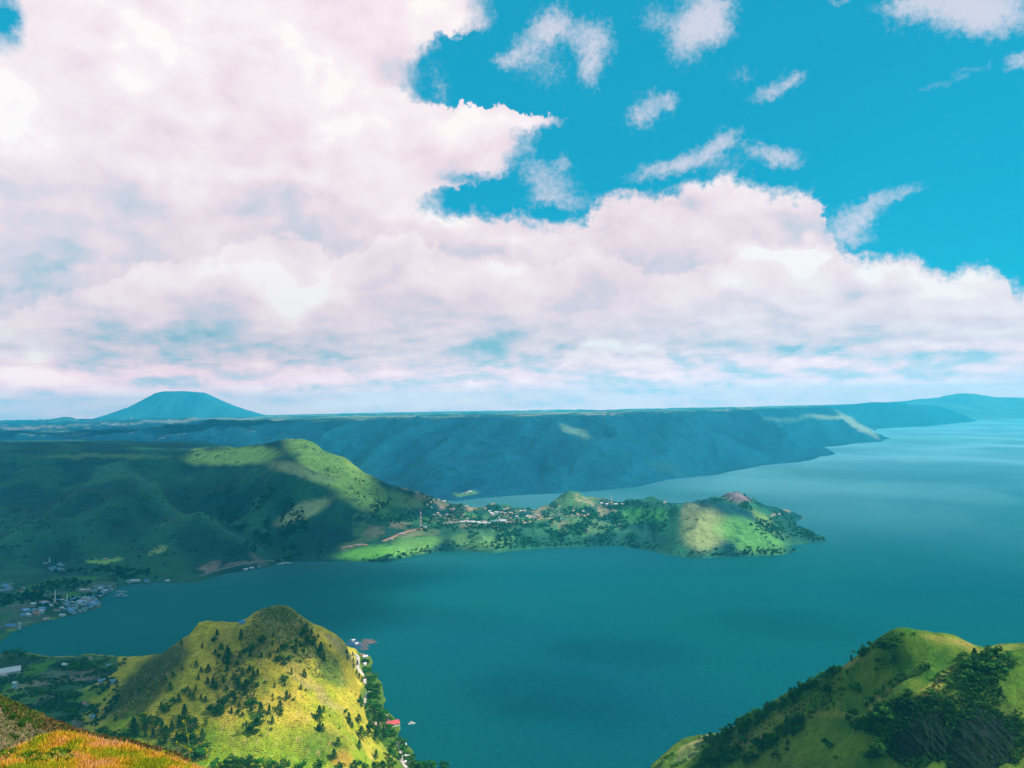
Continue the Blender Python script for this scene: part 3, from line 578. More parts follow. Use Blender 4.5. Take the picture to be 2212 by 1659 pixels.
def spur_field(x, y):
    o = 0
    for pts_, amp, wid in SPURS:
        p = [Z(*q)[:2] for q in pts_]; d = np.full(np.shape(x), 1e9)
        for a, b in zip(p[:-1], p[1:]):
            e = b - a; t_ = np.clip(((x - a[0]) * e[0] + (y - a[1]) * e[1]) / (e @ e), 0, 1); d = np.minimum(d, np.hypot(x - a[0] - t_ * e[0], y - a[1] - t_ * e[1]))
        d = d * (1 + 0.35 * fbm(x / 140, y / 140, 3, 77))
        o = o + amp * np.exp(-np.abs(d) / wid)
    return o
def mt_noise(x, y, z):
    wx = x + 90 * fbm(x / 420, y / 420, 2, 70)
    m_ = sstep(8, 60, z) * sstep(0, 1, (z - 5) / 60)
    pen = sstep(-250, 0, x)
    big = (44 * (ridged(wx / 330 + y / 900, y / 620, 5, 71) - 0.4)) * sstep(20, 110, z) * (1 - 0.88 * sstep(195, 250, z))
    small = 5 * (ridged(x / 110, y / 120, 3, 72) - 0.4) * m_ + 7 * (ridged(x / 58 + .3, y / 150, 3, 74) - 0.4) * pen * sstep(8, 30, z)
    coast = 17 * (ridged(x / 120, y / 300, 3, 73) - 0.4) * pen * sstep(6, 25, z)
    return big * 0.8 + small + coast + spur_field(x, y) * sstep(3, 30, z)
mt = Land((-500, 1900), (1200, 5600), 620, 360, mt_ctrl, sp_p, mt_noise, poly_slope=0.62, poly_min=0.02)
px, py = project(mt.X, mt.Y, mt.Z)
dzx, dzy = mt.normals(); slope = np.hypot(dzx, dzy)
nz = fbm(mt.X / 220, mt.Y / 220, 5, 81); nz2 = fbm(mt.X / 60, mt.Y / 60, 4, 82)
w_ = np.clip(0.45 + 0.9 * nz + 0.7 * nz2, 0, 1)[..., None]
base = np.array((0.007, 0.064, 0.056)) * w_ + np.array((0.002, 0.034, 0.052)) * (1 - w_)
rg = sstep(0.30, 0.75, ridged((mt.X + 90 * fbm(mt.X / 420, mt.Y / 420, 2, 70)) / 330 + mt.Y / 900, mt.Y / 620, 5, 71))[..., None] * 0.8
base = base * (1 - rg) + np.array((0.026, 0.125, 0.068)) * rg  # vegetation tone plus painted relief: ridges lighter, valleys left dark
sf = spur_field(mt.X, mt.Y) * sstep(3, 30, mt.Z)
k_ = sstep(9, 26, sf)[..., None] * .75; base = base * (1 - k_) + np.array((0.055, 0.19, 0.10)) * k_  # painted light along the spur crests, where real shading stays faint
k_ = sstep(6, 20, -sf)[..., None] * .7; base = base * (1 - k_) + np.array((0.003, 0.045, 0.05)) * k_  # darker trees and painted shade in the hollows
vg = (0.10, 0.26, 0.07); vt = (0.42, 0.42, 0.18); dk = (0.008, 0.055, 0.045)
lst = [(720, 1010, 150, 50, 38, (0.58, 0.74, 0.15), .94), (660, 1020, 90, 16, 15, vt, .7), (655, 1105, 75, 20, -25, vt, .8), (500, 985, 120, 24, -3, (0.44, 0.60, 0.12), .9), (230, 985, 160, 6, 0, (0.17, 0.26, 0.08), .6), (850, 1075, 80, 20, 15, (0.15, 0.25, 0.08), .7),  # sunlight on crest and slope painted in as brighter patches
       (930, 1080, 50, 8, 15, (0.28, 0.24, 0.14), .6), (800, 1195, 90, 18, -5, (0.12, 0.36, 0.05), .85), (900, 1170, 70, 30, -15, (0.16, 0.34, 0.08), .8), (1040, 1165, 80, 26, 0, (0.16, 0.30, 0.09), .75), (780, 1170, 60, 10, -18, (0.20, 0.27, 0.10), .6),
       (455, 1222, 30, 12, -15, (0.30, 0.20, 0.16), .75), (440, 1230, 8, 10, 0, (0.36, 0.22, 0.17), .7), (520, 1218, 60, 4, -14, (0.25, 0.17, 0.14), .6), (560, 1207, 30, 9, 25, (0.18, 0.14, 0.11), .6), (230, 1209, 45, 5, 0, (0.30, 0.46, 0.10), .85), (340, 1188, 26, 10, -25, (0.32, 0.40, 0.14), .8),
       (1245, 1080, 60, 22, 0, (0.13, 0.24, 0.06), .6), (1230, 1066, 40, 8, -5, (0.04, 0.10, 0.05), .6), (1265, 1084, 40, 10, 10, (0.27, 0.26, 0.12), .5), (1390, 1110, 70, 22, 0, (0.06, 0.27, 0.04), .75), (1240, 1140, 70, 30, 0, (0.05, 0.16, 0.06), .5),
       (1520, 1140, 60, 55, 10, (0.30, 0.33, 0.12), .8), (1490, 1110, 30, 26, -50, (0.25, 0.25, 0.12), .6), (1620, 1160, 90, 40, 20, (0.11, 0.30, 0.06), .75), (1660, 1130, 60, 12, 35, (0.17, 0.26, 0.06), .7), (1590, 1072, 40, 13, 8, (0.20, 0.13, 0.16), .85), (1690, 1130, 40, 30, 30, dk, .6),
       (1400, 1160, 60, 26, 0, dk, .55), (1200, 1165, 90, 18, 0, dk, .6), (1130, 1150, 20, 26, 0, dk, .6), (1750, 1163, 50, 8, 10, dk, .6), (600, 1190, 50, 22, 30, dk, .5), (1380, 1089, 60, 10, 0, dk, .6), (1740, 1120, 10, 6, 0, SOIL, .3), (1695, 1103, 14, 5, 20, SOIL, .6), (1668, 1113, 8, 4, 0, SOIL, .5)]
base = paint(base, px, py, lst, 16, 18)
# fields and clearings round the peninsula villages and the bay town
hv = (_hash(np.floor((mt.X + 25 * nz2) / 55), np.floor((mt.Y + 25 * nz2) / 90), 9) % 1000) / 1000.0
vill = ((px > 760) & (px < 1360) & (py > 1050) & (py < 1160) & (mt.Z > 18)).astype(float) * sstep(0.5, 0.25, slope)
pal = np.array([(0.10, 0.19, 0.07), (0.04, 0.14, 0.06), (0.30, 0.25, 0.15), (0.03, 0.11, 0.06), (0.06, 0.22, 0.05), (0.14, 0.18, 0.10), (0.03, 0.12, 0.07), (0.22, 0.20, 0.11)])
fc = pal[(hv * 8).astype(int)]; vv = (vill * 0.7)[..., None]
base = base * (1 - vv) + fc * vv
town = ((px < 250) & (py > 1245) & (mt.Z < 30)).astype(float)[..., None] * 0.75
pal = np.array([(0.03, 0.11, 0.05), (0.05, 0.16, 0.05), (0.10, 0.14, 0.10), (0.02, 0.07, 0.05), (0.06, 0.19, 0.03), (0.03, 0.10, 0.06), (0.02, 0.08, 0.05), (0.14, 0.15, 0.12)])
base = base * (1 - town) + pal[(hv * 8).astype(int)] * town
lst = [(1022, 1098, 18, 4, 0, SOIL, .8), (955, 1098, 9, 5, 0, SOIL, .6), (1095, 1110, 12, 4, 0, (0.5, 0.26, 0.18), .8), (1155, 1116, 22, 4, 0, SOIL, .8), (980, 1102, 12, 4, 10, SOIL, .4), (1250, 1112, 14, 3, 20, SOIL, .5), (1215, 1140, 12, 14, 0, (0.25, 0.25, 0.13), .5), (1265, 1145, 8, 8, 0, (0.25, 0.2, 0.2), .5),
       (78, 1277, 16, 3, 0, SOIL, .8), (184, 1275, 12, 3, 0, SOIL, .7), (50, 1309, 40, 4, 0, (0.20, 0.15, 0.16), .6), (110, 1335, 20, 3, 0, (0.15, 0.26, 0.08), .7), (30, 1362, 20, 3, 0, (0.22, 0.28, 0.06), .7), (60, 1343, 22, 3, 0, (0.13, 0.2, 0.08), .6), (1010, 1143, 12, 5, 0, (0.28, 0.24, 0.14), .4)]
base = paint(base, px, py, lst, 5, 19)
M_mt = ground_mat('mountain_vegetation', 9, 45, 0.6, 0.8, 5.0, patch=((0.008, 0.05, 0.035), 42, 0.65, 0.55))
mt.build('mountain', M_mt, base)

# --- caldera wall and plateau
shore_w = [Dp(-700, 1000, 5200), Dp(300, 1000, 5200), Dp(500, 1000, 4900), Dp(700, 1000, 4400), Z(760, 1062, 0), Z(860, 1076, 0), Z(979, 1083, 0), Z(1030, 1078, 0), Z(1114, 1070, 0), Z(1200, 1065, 0), Z(1273, 1061, 0), Z(1317, 1056, 0), Z(1380, 1050, 0), Z(1453, 1036, 0), Z(1550, 1026, 0), Z(1600, 1015, 0), Z(1646, 1006, 0), Z(1726, 998, 0), Z(1766, 990, 0), Z(1799, 981, 0),
           Z(1790, 972, 0), Z(1770, 967, 0), Z(1820, 962, 0), Z(1886, 956, 0), Z(1926, 947, 0), Z(1905, 938, 0), Z(1885, 932, 0), Z(1900, 926, 0), Z(1950, 923, 0), Z(2007, 920, 0), Z(2079, 913, 0), Z(2107, 910, 0), Z(2100, 906, 0), Z(2000, 902, 0), np.array([12500, 24000, 0]), np.array([-14000, 24000, 0]), np.array([-9000, 5000, 0])]
sp_w = smooth_poly(shore_w, 150, 60, 34)
def flat(px_, D, z): p = Dp(px_, 900, D); return np.array([p[0], p[1], z])
wall_ctrl = [
    Dp(740, 906, 6000), Dp(820, 900, 5900), Dp(900, 897, 5800), Dp(1040, 894, 5700), Dp(1140, 890, 5600), Dp(1250, 886, 5600), Dp(1325, 883, 5600), Dp(1450, 883, 5900), Dp(1550, 881, 6500), Dp(1640, 882, 7000), Dp(1726, 880, 8500), Dp(1790, 880, 9500), Dp(1846, 877, 10500), Dp(1878, 869, 12000), Dp(1926, 872, 12800), Dp(1975, 879, 13500), Dp(2030, 892, 14300), Dp(2079, 905, 15300),
    flat(740, 5200, 190), flat(900, 4900, 190), flat(1040, 4700, 190), flat(1250, 4600, 190), flat(1450, 5100, 190), flat(1600, 6000, 170), flat(740, 4600, 60), flat(1000, 4000, 50), flat(1250, 4050, 45), flat(1500, 4850, 45), flat(1650, 5800, 40),
    Dp(1640, 912, 6700), Dp(1700, 932, 6600), Dp(1750, 955, 6450), Dp(1780, 970, 6450),
    Dp(1640, 903, 8000), Dp(1700, 899, 8300), Dp(1745, 902, 8600), Dp(1790, 895, 8800), Dp(1825, 902, 8950), Dp(1850, 916, 9000), Dp(1885, 934, 9050), flat(1700, 7500, 60), flat(1760, 7900, 30), flat(1800, 10000, 120), flat(1860, 10500, 60), flat(1800, 12000, 300), flat(1960, 13200, 180), flat(1960, 12400, 30),
    Dp(-300, 945, 6800), Dp(0, 945, 6800), Dp(200, 938, 7000), Dp(400, 925, 7200), Dp(500, 915, 7000), Dp(600, 909, 6600), Dp(-300, 926, 10000), Dp(0, 921, 10500), Dp(200, 918, 11000), Dp(400, 908, 11500), Dp(600, 900, 12000), Dp(800, 896, 12000), Dp(1000, 892, 12000), Dp(1200, 888, 12000), Dp(1500, 884, 13000),
    flat(-300, 5400, 215), flat(200, 5400, 215), flat(500, 5400, 150), flat(640, 5000, 110),
    flat(-300, 16000, 320), flat(300, 16000, 320), flat(900, 16000, 345), flat(1500, 16000, 350), flat(1800, 16000, 345), flat(-300, 22000, 320), flat(900, 22000, 345), flat(1700, 22000, 345), flat(2300, 20000, 300), flat(2000, 17000, 320)]
def wall_noise(x, y, z):
    wx = x + 260 * fbm(x / 1300, y / 1300, 3, 90)
    band = sstep(10, 90, z) * (1 - sstep(300, 345, z))
    pxs_ = x / y * F + PW / 2
    cap = np.interp(pxs_, [-700, 200, 400, 600, 740, 900, 1040, 1250, 1330, 1560, 1700, 1800, 1846, 1880, 1930, 1975, 2040, 2100], [300, 300, 305, 325, 338, 345, 347, 351, 353, 354, 356, 362, 372, 408, 396, 345, 250, 120])
    z[:] = np.minimum(z, cap - 6 * np.exp(-np.clip(cap - z, 0, 60) / 12))
    g = 100 * (ridged(wx / 620 - y / 2600, y / 2100, 4, 91) - 0.45) * band + 16 * (ridged(wx / 190 - y / 900, y / 700, 3, 92) - 0.4) * band
    return g + 6 * fbm(x / 400, y / 400, 4, 93) + 11 * fbm(x / 90, y / 120, 3, 94) + 9 * fbm(x / 330, y / 500, 3, 98) * sstep(200, 320, z)
wall = Land((-700, 2950), (3250, 22500), 640, 280, wall_ctrl, sp_w, wall_noise, poly_slope=0.55, poly_min=0.01)
px, py = project(wall.X, wall.Y, wall.Z)
dzx, dzy = wall.normals(); slope = np.hypot(dzx, dzy)
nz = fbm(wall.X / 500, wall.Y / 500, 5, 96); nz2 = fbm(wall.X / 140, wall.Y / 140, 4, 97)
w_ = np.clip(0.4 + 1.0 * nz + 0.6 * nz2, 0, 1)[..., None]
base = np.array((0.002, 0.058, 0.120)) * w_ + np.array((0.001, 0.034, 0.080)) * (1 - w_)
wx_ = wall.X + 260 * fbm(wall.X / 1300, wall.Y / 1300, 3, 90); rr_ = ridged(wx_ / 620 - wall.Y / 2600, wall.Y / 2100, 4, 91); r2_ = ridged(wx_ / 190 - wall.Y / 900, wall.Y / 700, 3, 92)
gu = np.clip(0.5 + 1.0 * (rr_ - 0.45) + 0.7 * (r2_ - 0.4), 0, 1)[..., None]; base = base * 0.4 + 0.6 * (np.array((0.006, 0.084, 0.150)) * gu + np.array((0.001, 0.020, 0.075)) * (1 - gu))  # denser ravine woods, darkened further to paint in the relief shading
fl = sstep(0.14, 0.05, slope) * sstep(180, 240, wall.Z)
hv = (_hash(np.floor((wall.X + 120 * nz2) / 240), np.floor((wall.Y + 160 * nz2) / 420), 12) % 1000) / 1000.0
pal = np.array([(0.02, 0.09, 0.09), (0.02, 0.09, 0.09), (0.03, 0.12, 0.09), (0.22, 0.27, 0.20), (0.02, 0.08, 0.09), (0.09, 0.18, 0.12), (0.02, 0.09, 0.10), (0.36, 0.33, 0.28)])
fc = pal[(hv * 8).astype(int)]; k = (fl * 0.85)[..., None]
base = base * (1 - k) + fc * k
lst = [(430, 907, 200, 3, -2, (0.30, 0.34, 0.28), .55), (250, 915, 160, 2.5, -2, (0.25, 0.30, 0.26), .5), (60, 924, 90, 2.5, 0, (0.34, 0.30, 0.28), .6), (760, 902, 120, 2, -2, (0.24, 0.32, 0.24), .5), (1150, 890, 120, 2, -1, (0.2, 0.3, 0.26), .5), (120, 935, 90, 3, 0, (0.16, 0.30, 0.22), .5),
       (1240, 930, 40, 9, 25, (0.15, 0.26, 0.18), .6), (1850, 918, 60, 10, 33, (0.28, 0.34, 0.26), .8), (1790, 900, 60, 6, 0, (0.25, 0.32, 0.24), .7), (1700, 905, 60, 6, 0, (0.12, 0.22, 0.2), .5), (1006, 1064, 30, 5, -8, (0.13, 0.28, 0.10), .7),  # sunlight on the far right ridge put in as paler patches
       (1445, 1012, 50, 14, 20, (0.02, 0.09, 0.09), .4)]
base = paint(base, px, py, lst, 14, 44)
M_wall = ground_mat('caldera_forest', 22, 90, 0.6, 1.0, 18.0)
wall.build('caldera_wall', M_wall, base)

# --- far shore and volcano
def ridge_sheet(name, sil, D, foot, depth, mat, c, seed, kind_name=None):
    """a mountain range: silhouette given in the photograph, feet in front, falling away behind"""
    xs = np.linspace(sil[0][0], sil[-1][0], 260); ys = np.interp(xs, [s_[0] for s_ in sil], [s_[1] for s_ in sil])
    T = np.linspace(-1, 1, 50); V = np.zeros((50, 260, 3))
    for i, (a, b) in enumerate(zip(xs, ys)):
        p = at_d(a, b, D); u = p[0] / D
        for j, t in enumerate(T):
            y = D + t * depth; prof = (1 - abs(t)) ** 1.25
            zz = foot + (p[2] - foot) * prof
            V[j, i] = (u * y, y, zz)
    n = ridged(V[..., 0] / 900, V[..., 1] / 1500, 4, seed) - 0.45
    hgt = (V[..., 2] - foot)
    V[..., 2] += n * 0.28 * hgt * (1 - np.exp(-np.abs(np.linspace(-1, 1, 50))[:, None] * 9)) + fbm(V[..., 0] / 160, V[..., 1] / 160, 3, seed + 5) * 5 * np.clip(hgt / 60, 0, 1)
    idx = np.arange(50 * 260).reshape(50, 260)
    f = np.stack([idx[:-1, :-1], idx[:-1, 1:], idx[1:, 1:], idx[1:, :-1]], -1).reshape(-1, 4)
    w_ = np.clip(0.5 + fbm(V[..., 0] / 600, V[..., 1] / 600, 4, seed + 2) * 1.2, 0, 1)[..., None]
    cc = np.array(c[0]) * w_ + np.array(c[1]) * (1 - w_)
    me = mesh_np(name, V.reshape(-1, 3), f, mat, cc.reshape(-1, 3), smooth=True)
    return link(name, me, kind='structure')
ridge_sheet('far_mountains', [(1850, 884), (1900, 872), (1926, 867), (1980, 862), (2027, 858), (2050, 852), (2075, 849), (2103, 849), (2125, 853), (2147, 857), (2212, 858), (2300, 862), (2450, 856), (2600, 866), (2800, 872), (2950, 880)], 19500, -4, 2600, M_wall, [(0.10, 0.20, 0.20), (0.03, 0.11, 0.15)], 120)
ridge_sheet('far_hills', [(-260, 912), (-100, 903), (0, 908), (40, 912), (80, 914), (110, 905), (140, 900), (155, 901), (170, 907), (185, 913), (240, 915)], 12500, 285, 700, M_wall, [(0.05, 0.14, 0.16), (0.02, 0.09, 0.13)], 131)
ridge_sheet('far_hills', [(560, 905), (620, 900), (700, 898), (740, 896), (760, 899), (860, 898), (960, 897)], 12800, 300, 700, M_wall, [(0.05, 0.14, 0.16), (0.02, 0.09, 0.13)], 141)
VD = 15000.0
sil = [(120, 921), (190, 911), (237, 898), (262, 889), (288, 879), (315, 864), (338, 850), (352, 846), (400, 845), (440, 848), (450, 853), (474, 865), (500, 876), (525, 885), (569, 898), (620, 906)]
nA, nR = 160, 60
pc = at_d(392, 900, VD); base_z = 300.0
Vv = []
sx_ = np.array([at_d(a, b, VD)[0] for a, b in sil]); sz_ = np.array([at_d(a, b, VD)[2] for a, b in sil])
for j in range(nR):
    for i in range(nA):
        a = 2 * math.pi * i / nA; r = j / (nR - 1) * 1.15
        R_ = (sx_[-1] - pc[0]) if math.cos(a) > 0 else (pc[0] - sx_[0])
        Rm = R_ * abs(math.cos(a)) ** 2 + 1900 * (1 - abs(math.cos(a)) ** 2)
        x = pc[0] + math.cos(a) * Rm * r; y = VD + math.sin(a) * Rm * r
        side_x = pc[0] + math.copysign(1, math.cos(a)) * R_ * r
        zl = np.interp(pc[0] - (pc[0] - sx_[0]) * r, sx_, sz_); zr = np.interp(pc[0] + (sx_[-1] - pc[0]) * r, sx_, sz_)
        wr_ = 0.5 + 0.5 * math.sin(math.pi / 2 * math.cos(a)); z = zl * (1 - wr_) + zr * wr_
        if r > 0.97: z = min(z, base_z - (r - .97) * 300)
        Vv.append((x, y, z))
Vv = np.array(Vv); ang = np.arctan2(Vv[:, 1] - VD, Vv[:, 0] - pc[0])
hh = np.clip((Vv[:, 2] - base_z) / 200, 0, 1) * (1 - 0.7 * sstep(680, 740, Vv[:, 2]))
Vv[:, 2] += hh * 26 * (ridged(ang * 6 + Vv[:, 0] / 4000, Vv[:, 1] / 3000, 3, 150) - 0.5) * (np.abs(np.sin(ang)) ** 0.5)
idx = np.arange(nR * nA).reshape(nR, nA)
f = np.stack([idx[:-1], np.roll(idx, -1, 1)[:-1], np.roll(idx, -1, 1)[1:], idx[1:]], -1).reshape(-1, 4)[:, ::-1]
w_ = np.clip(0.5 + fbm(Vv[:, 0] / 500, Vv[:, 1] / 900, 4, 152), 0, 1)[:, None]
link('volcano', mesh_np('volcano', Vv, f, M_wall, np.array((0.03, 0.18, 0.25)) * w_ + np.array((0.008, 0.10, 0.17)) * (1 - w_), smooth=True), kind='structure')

# ------------------------------------------------------------------ lake
m_, t, out_ = new_mat('lake_water')
pos = t.node('ShaderNodeNewGeometry').outputs['Position']
pxs, pys, _ = t.xyz(pos)
rip = t.noise(t.comb(t.m('MULTIPLY', pxs, 0.11), t.m('MULTIPLY', pys, 0.16)), 1.0, 4, 0.7)
drift = t.noise(t.comb(t.m('MULTIPLY', pxs, 0.0011), t.m('MULTIPLY', pys, 0.0008)), 1.0, 3, 0.5, dist=0.6)
depth = t.noise(t.comb(t.m('MULTIPLY', pxs, 0.0011), t.m('MULTIPLY', pys, 0.0013)), 1.0, 3, 0.5)
c = t.mix(t.rng(depth, 0.35, 0.65, smooth=True), (0.002, 0.070, 0.070), (0.002, 0.054, 0.084))
c = t.mix(t.m('MULTIPLY', t.rng(rip, 0.42, 0.72), 0.30), c, (0.01, 0.16, 0.18))  # lighter ripples in the colour, painted for sparkle
dif = t.node('ShaderNodeBsdfDiffuse'); t.put(dif.inputs[0], c)
gl = t.node('ShaderNodeBsdfGlossy', distribution='GGX')
lw = t.node('ShaderNodeLayerWeight'); lw.inputs[0].default_value = 0.5
t.put(gl.inputs['Color'], t.mix(t.rng(lw.outputs['Facing'], 0.80, 0.95), (0.04, 0.42, 0.46), (0.70, 1.0, 1.0)))
t.put(gl.inputs['Roughness'], t.rng(drift, 0.3, 0.7, 0.30, 0.45))
bp = t.node('ShaderNodeBump'); bp.inputs['Strength'].default_value = 0.6; bp.inputs['Distance'].default_value = 1.2
t.put(bp.inputs['Height'], rip); t.l.new(bp.outputs[0], gl.inputs['Normal'])
fr = t.node('ShaderNodeFresnel'); fr.inputs[0].default_value = 1.25
fac = t.m('MULTIPLY', t.m('MINIMUM', fr.outputs[0], 0.85), t.rng(drift, 0.3, 0.7, 0.75, 1.15, smooth=True))
mx = t.node('ShaderNodeMixShader'); t.put(mx.inputs[0], fac); t.l.new(dif.outputs[0], mx.inputs[1]); t.l.new(gl.outputs[0], mx.inputs[2]); t.l.new(mx.outputs[0], out_.inputs[0])
gx = np.array([(-26000, -2500, 0), (30000, -2500, 0), (30000, 30000, 0), (-26000, 30000, 0)])
link('lake', mesh_np('lake', gx, [(0, 1, 2, 3)], m_), kind='structure')

# ------------------------------------------------------------------ clouds overhead (above the frame) that shade parts of the land
def cloud_mat(name, opac):
  m_cloud, t, out_ = new_mat(name)
  ob = t.node('ShaderNodeTexCoord').outputs['Object']; cx_, cy_, _ = t.xyz(ob)
  rr = t.vm('LENGTH', t.comb(cx_, cy_, 0.0))
  wpos = t.node('ShaderNodeNewGeometry').outputs['Position']
  nn = t.noise(wpos, 1 / 420.0, 5, 0.6)
  al = t.rng(t.m('ADD', rr, t.m('MULTIPLY', t.m('SUBTRACT', nn, 0.5), 0.9)), 0.98, 0.55, 0.0, opac, smooth=True)
  tp_ = t.node('ShaderNodeBsdfTransparent'); tl = t.node('ShaderNodeBsdfTranslucent'); tl.inputs[0].default_value = (0.8, 0.8, 0.8, 1)
  mx = t.node('ShaderNodeMixShader'); t.put(mx.inputs[0], al); t.l.new(tp_.outputs[0], mx.inputs[1]); t.l.new(tl.outputs[0], mx.inputs[2]); t.l.new(mx.outputs[0], out_.inputs[0])
  return m_cloud
m_cloud = cloud_mat('cloud', 0.94); m_thin = cloud_mat('thin_cloud', 0.17)
def cloud_mesh(seed, mt_=None):
    nA, nR = 48, 14; V = []
    for half in (1, -1):
        for j in range(nR):
            r = j / (nR - 1)
            for i in range(nA):
                a = 2 * math.pi * i / nA; x, y = r * math.cos(a), r * math.sin(a)
                h_ = math.sqrt(max(0, 1 - r * r))
                V.append((x, y, half * h_ * (1.0 if half > 0 else 0.25)))
    V = np.array(V); n = fbm(V[:, 0] * 3, V[:, 1] * 3, 4, seed)
    V[:, 2] += np.where(V[:, 2] > 0.02, n * 0.7, 0)
    F_ = []
    for hf in range(2):
        o_ = hf * nR * nA
        for j in range(nR - 1):
            for i in range(nA):
                q = (o_ + j * nA + i, o_ + j * nA + (i + 1) % nA, o_ + (j + 1) * nA + (i + 1) % nA, o_ + (j + 1) * nA + i)
                F_.append(q if hf else q[::-1])
    return mesh_np('cloud', V, F_, mt_ or m_cloud, smooth=True)
cloud_ms = [cloud_mesh(200 + i) for i in range(3)]; thin_ms = [cloud_mesh(210 + i, m_thin) for i in range(3)]
CLOUDS = [  # ground centre seen at (px, py, z), radii in metres, cloud height
    (60, 1120, 80, 1700, 900, 4200), (330, 1110, 90, 760, 620, 4200), (300, 1240, 10, 950, 380, 4000), (500, 1110, 70, 330, 420, 4200), (545, 1040, 150, 300, 260, 4300), (120, 1020, 170, 1500, 600, 4400), (560, 1160, 30, 300, 240, 4100),
    (700, 1150, 50, 280, 190, 4100), (790, 1100, 80, 150, 120, 4100), (680, 966, 255, 170, 150, 4400), (120, 1330, 0, 800, 420, 3900), (420, 1320, 0, 520, 360, 3900), (120, 1530, 25, 380, 360, 3800),
    (300, 936, 240, 2300, 900, 6200), (180, 962, 235, 1150, 1300, 4800),
    (1010, 1335, 0, 110, 130, 3900, 1), (1230, 1500, 0, 95, 110, 3900, 1), (1385, 1412, 0, 90, 90, 3900, 1), (1760, 1352, 0, 130, 150, 3900, 1), (1290, 1545, 0, 70, 70, 3900, 1),  # thin unseen clouds added to darken patches of the lake
    (690, 1450, 70, 40, 45, 3600)]
def cloud_for(i, a):
    g = Z(a[0], a[1], a[2]); zc = a[5]
    while True:                                # raise it until it floats above the photograph's upper edge
        p = g + np.array(SUN) * ((zc - a[2]) / SUN.z)
        if project(p[0], p[1] + a[4], zc - 100)[1] < -40: break
        zc += 200
    o = link('cloud', (thin_ms if len(a) > 6 else cloud_ms)[i % 3], loc=p, kind='structure'); o.scale = (a[3], a[4], 90 + 0.12 * min(a[3], a[4]))
    return o
for i, a in enumerate(CLOUDS): cloud_for(i, a)

# ------------------------------------------------------------------ haze
m_haze, t, out_ = new_mat('haze')
pv = t.node('ShaderNodeVolumePrincipled'); pv.inputs['Density'].default_value = 5.6e-5
pv.inputs['Color'].default_value = (0.06, 0.74, 1.0, 1); pv.inputs['Anisotropy'].default_value = 0.0
t.l.new(pv.outputs[0], out_.inputs['Volume'])
x0, x1, y0, y1, z0, z1 = -16000, 17500, -1500, 23000, -22, 860
hv_ = np.array([(x, y, z) for z in (z0, z1) for y in (y0, y1) for x in (x0, x1)])
link('haze', mesh_np('haze', hv_, [(0, 2, 3, 1), (4, 5, 7, 6), (0, 1, 5, 4), (2, 6, 7, 3), (0, 4, 6, 2), (1, 3, 7, 5)], m_haze), kind='stuff')

# ------------------------------------------------------------------ vegetation prototypes
M_pine = leaf_mat('conifer_foliage', 0.3, 0.15)
M_broad = leaf_mat('broadleaf_foliage', 0.35, 0.2)
M_bark = plain_mat('bark', (0.055, 0.05, 0.03), 0.9, 0.4, 3.0)
def tri_leaves(P_, size, col_, rng, up=0.4):
    """one small leaf-cluster triangle pair per point"""
    n = len(P_)
    a = rng.normal(size=(n, 3)); a /= np.linalg.norm(a, axis=1)[:, None]
    b = rng.normal(size=(n, 3)); b[:, 2] *= up; b -= a * (a * b).sum(1)[:, None]; b /= np.linalg.norm(b, axis=1)[:, None]
    s_ = (size * rng.uniform(0.6, 1.4, n))[:, None]
    q = np.stack([P_ - a * s_, P_ - b * s_ * 0.7, P_ + a * s_, P_ + b * s_ * 0.7], 1).reshape(-1, 3)
    f = np.arange(4 * n).reshape(n, 4)
    return q, f, np.repeat(col_, 4, 0)
def trunk_mesh(name, h, r0, limbs, rng, lean=0.03):
    V, F_ = [], []
    def tube(p, q, ra, rb, k=6):
        p, q = np.array(p, float), np.array(q, float); d = q - p; d /= np.linalg.norm(d)
        u = np.cross(d, (0.3, 0.9, 0.2)); u /= np.linalg.norm(u); w = np.cross(d, u); o_ = len(V)
        for c_, r in ((p, ra), (q, rb)):
            for i in range(k):
                a = 2 * math.pi * i / k; V.append(c_ + r * (u * math.cos(a) + w * math.sin(a)))
        for i in range(k): F_.append((o_ + i, o_ + (i + 1) % k, o_ + k + (i + 1) % k, o_ + k + i))
    c_ = [(0, 0, -0.06 * h)]
    for j in range(1, 5): c_.append((rng.normal() * lean * h * j / 4, rng.normal() * lean * h * j / 4, h * j / 4))
    for j in range(4): tube(c_[j], c_[j + 1], r0 * (1 - j * .22), r0 * (1 - (j + 1) * .22))
    for i in range(limbs):
        z = h * rng.uniform(0.3, 0.85); a = rng.uniform(0, 6.28); L = h * 0.22 * (1.2 - z / h)
        k = z / h * 4; j = min(3, int(k)); p = np.array(c_[j]) + (np.array(c_[j + 1]) - np.array(c_[j])) * (k - j)
        tube(p, p + np.array((math.cos(a) * L, math.sin(a) * L, L * 0.45)), r0 * .3, r0 * .08, 5)
    return mesh_np(name, np.array(V), F_, M_bark)
def pine_crown(seed, wid=0.26, n=620):
    rng = np.random.default_rng(seed)
    tt = rng.uniform(0, 1, n) ** 0.8; z = 0.10 + 0.90 * tt
    tier = 0.80 + 0.28 * np.sin(tt * 34 + seed)
    rad = wid * (1 - tt) ** 0.75 * tier * (0.45 + 0.55 * rng.uniform(0, 1, n) ** 0.4) + 0.012
    a = rng.uniform(0, 6.28, n); lob = 1 + 0.28 * np.sin(a * 3 + seed * 1.7 + tt * 5)
    P_ = np.stack([rad * lob * np.cos(a), rad * lob * np.sin(a), z - 0.14 * rad / wid * 0.4], 1)
    br = rng.uniform(0.6, 1.45, n)[:, None]
    c = np.array((0.022, 0.090, 0.018)) * br + np.array((0.02, 0.02, 0.0)) * (rng.uniform(size=(n, 1)) < 0.15)
    q, f, cc = tri_leaves(P_, 0.036, c, rng)
    return mesh_np('crown', q, f, M_pine, cc)
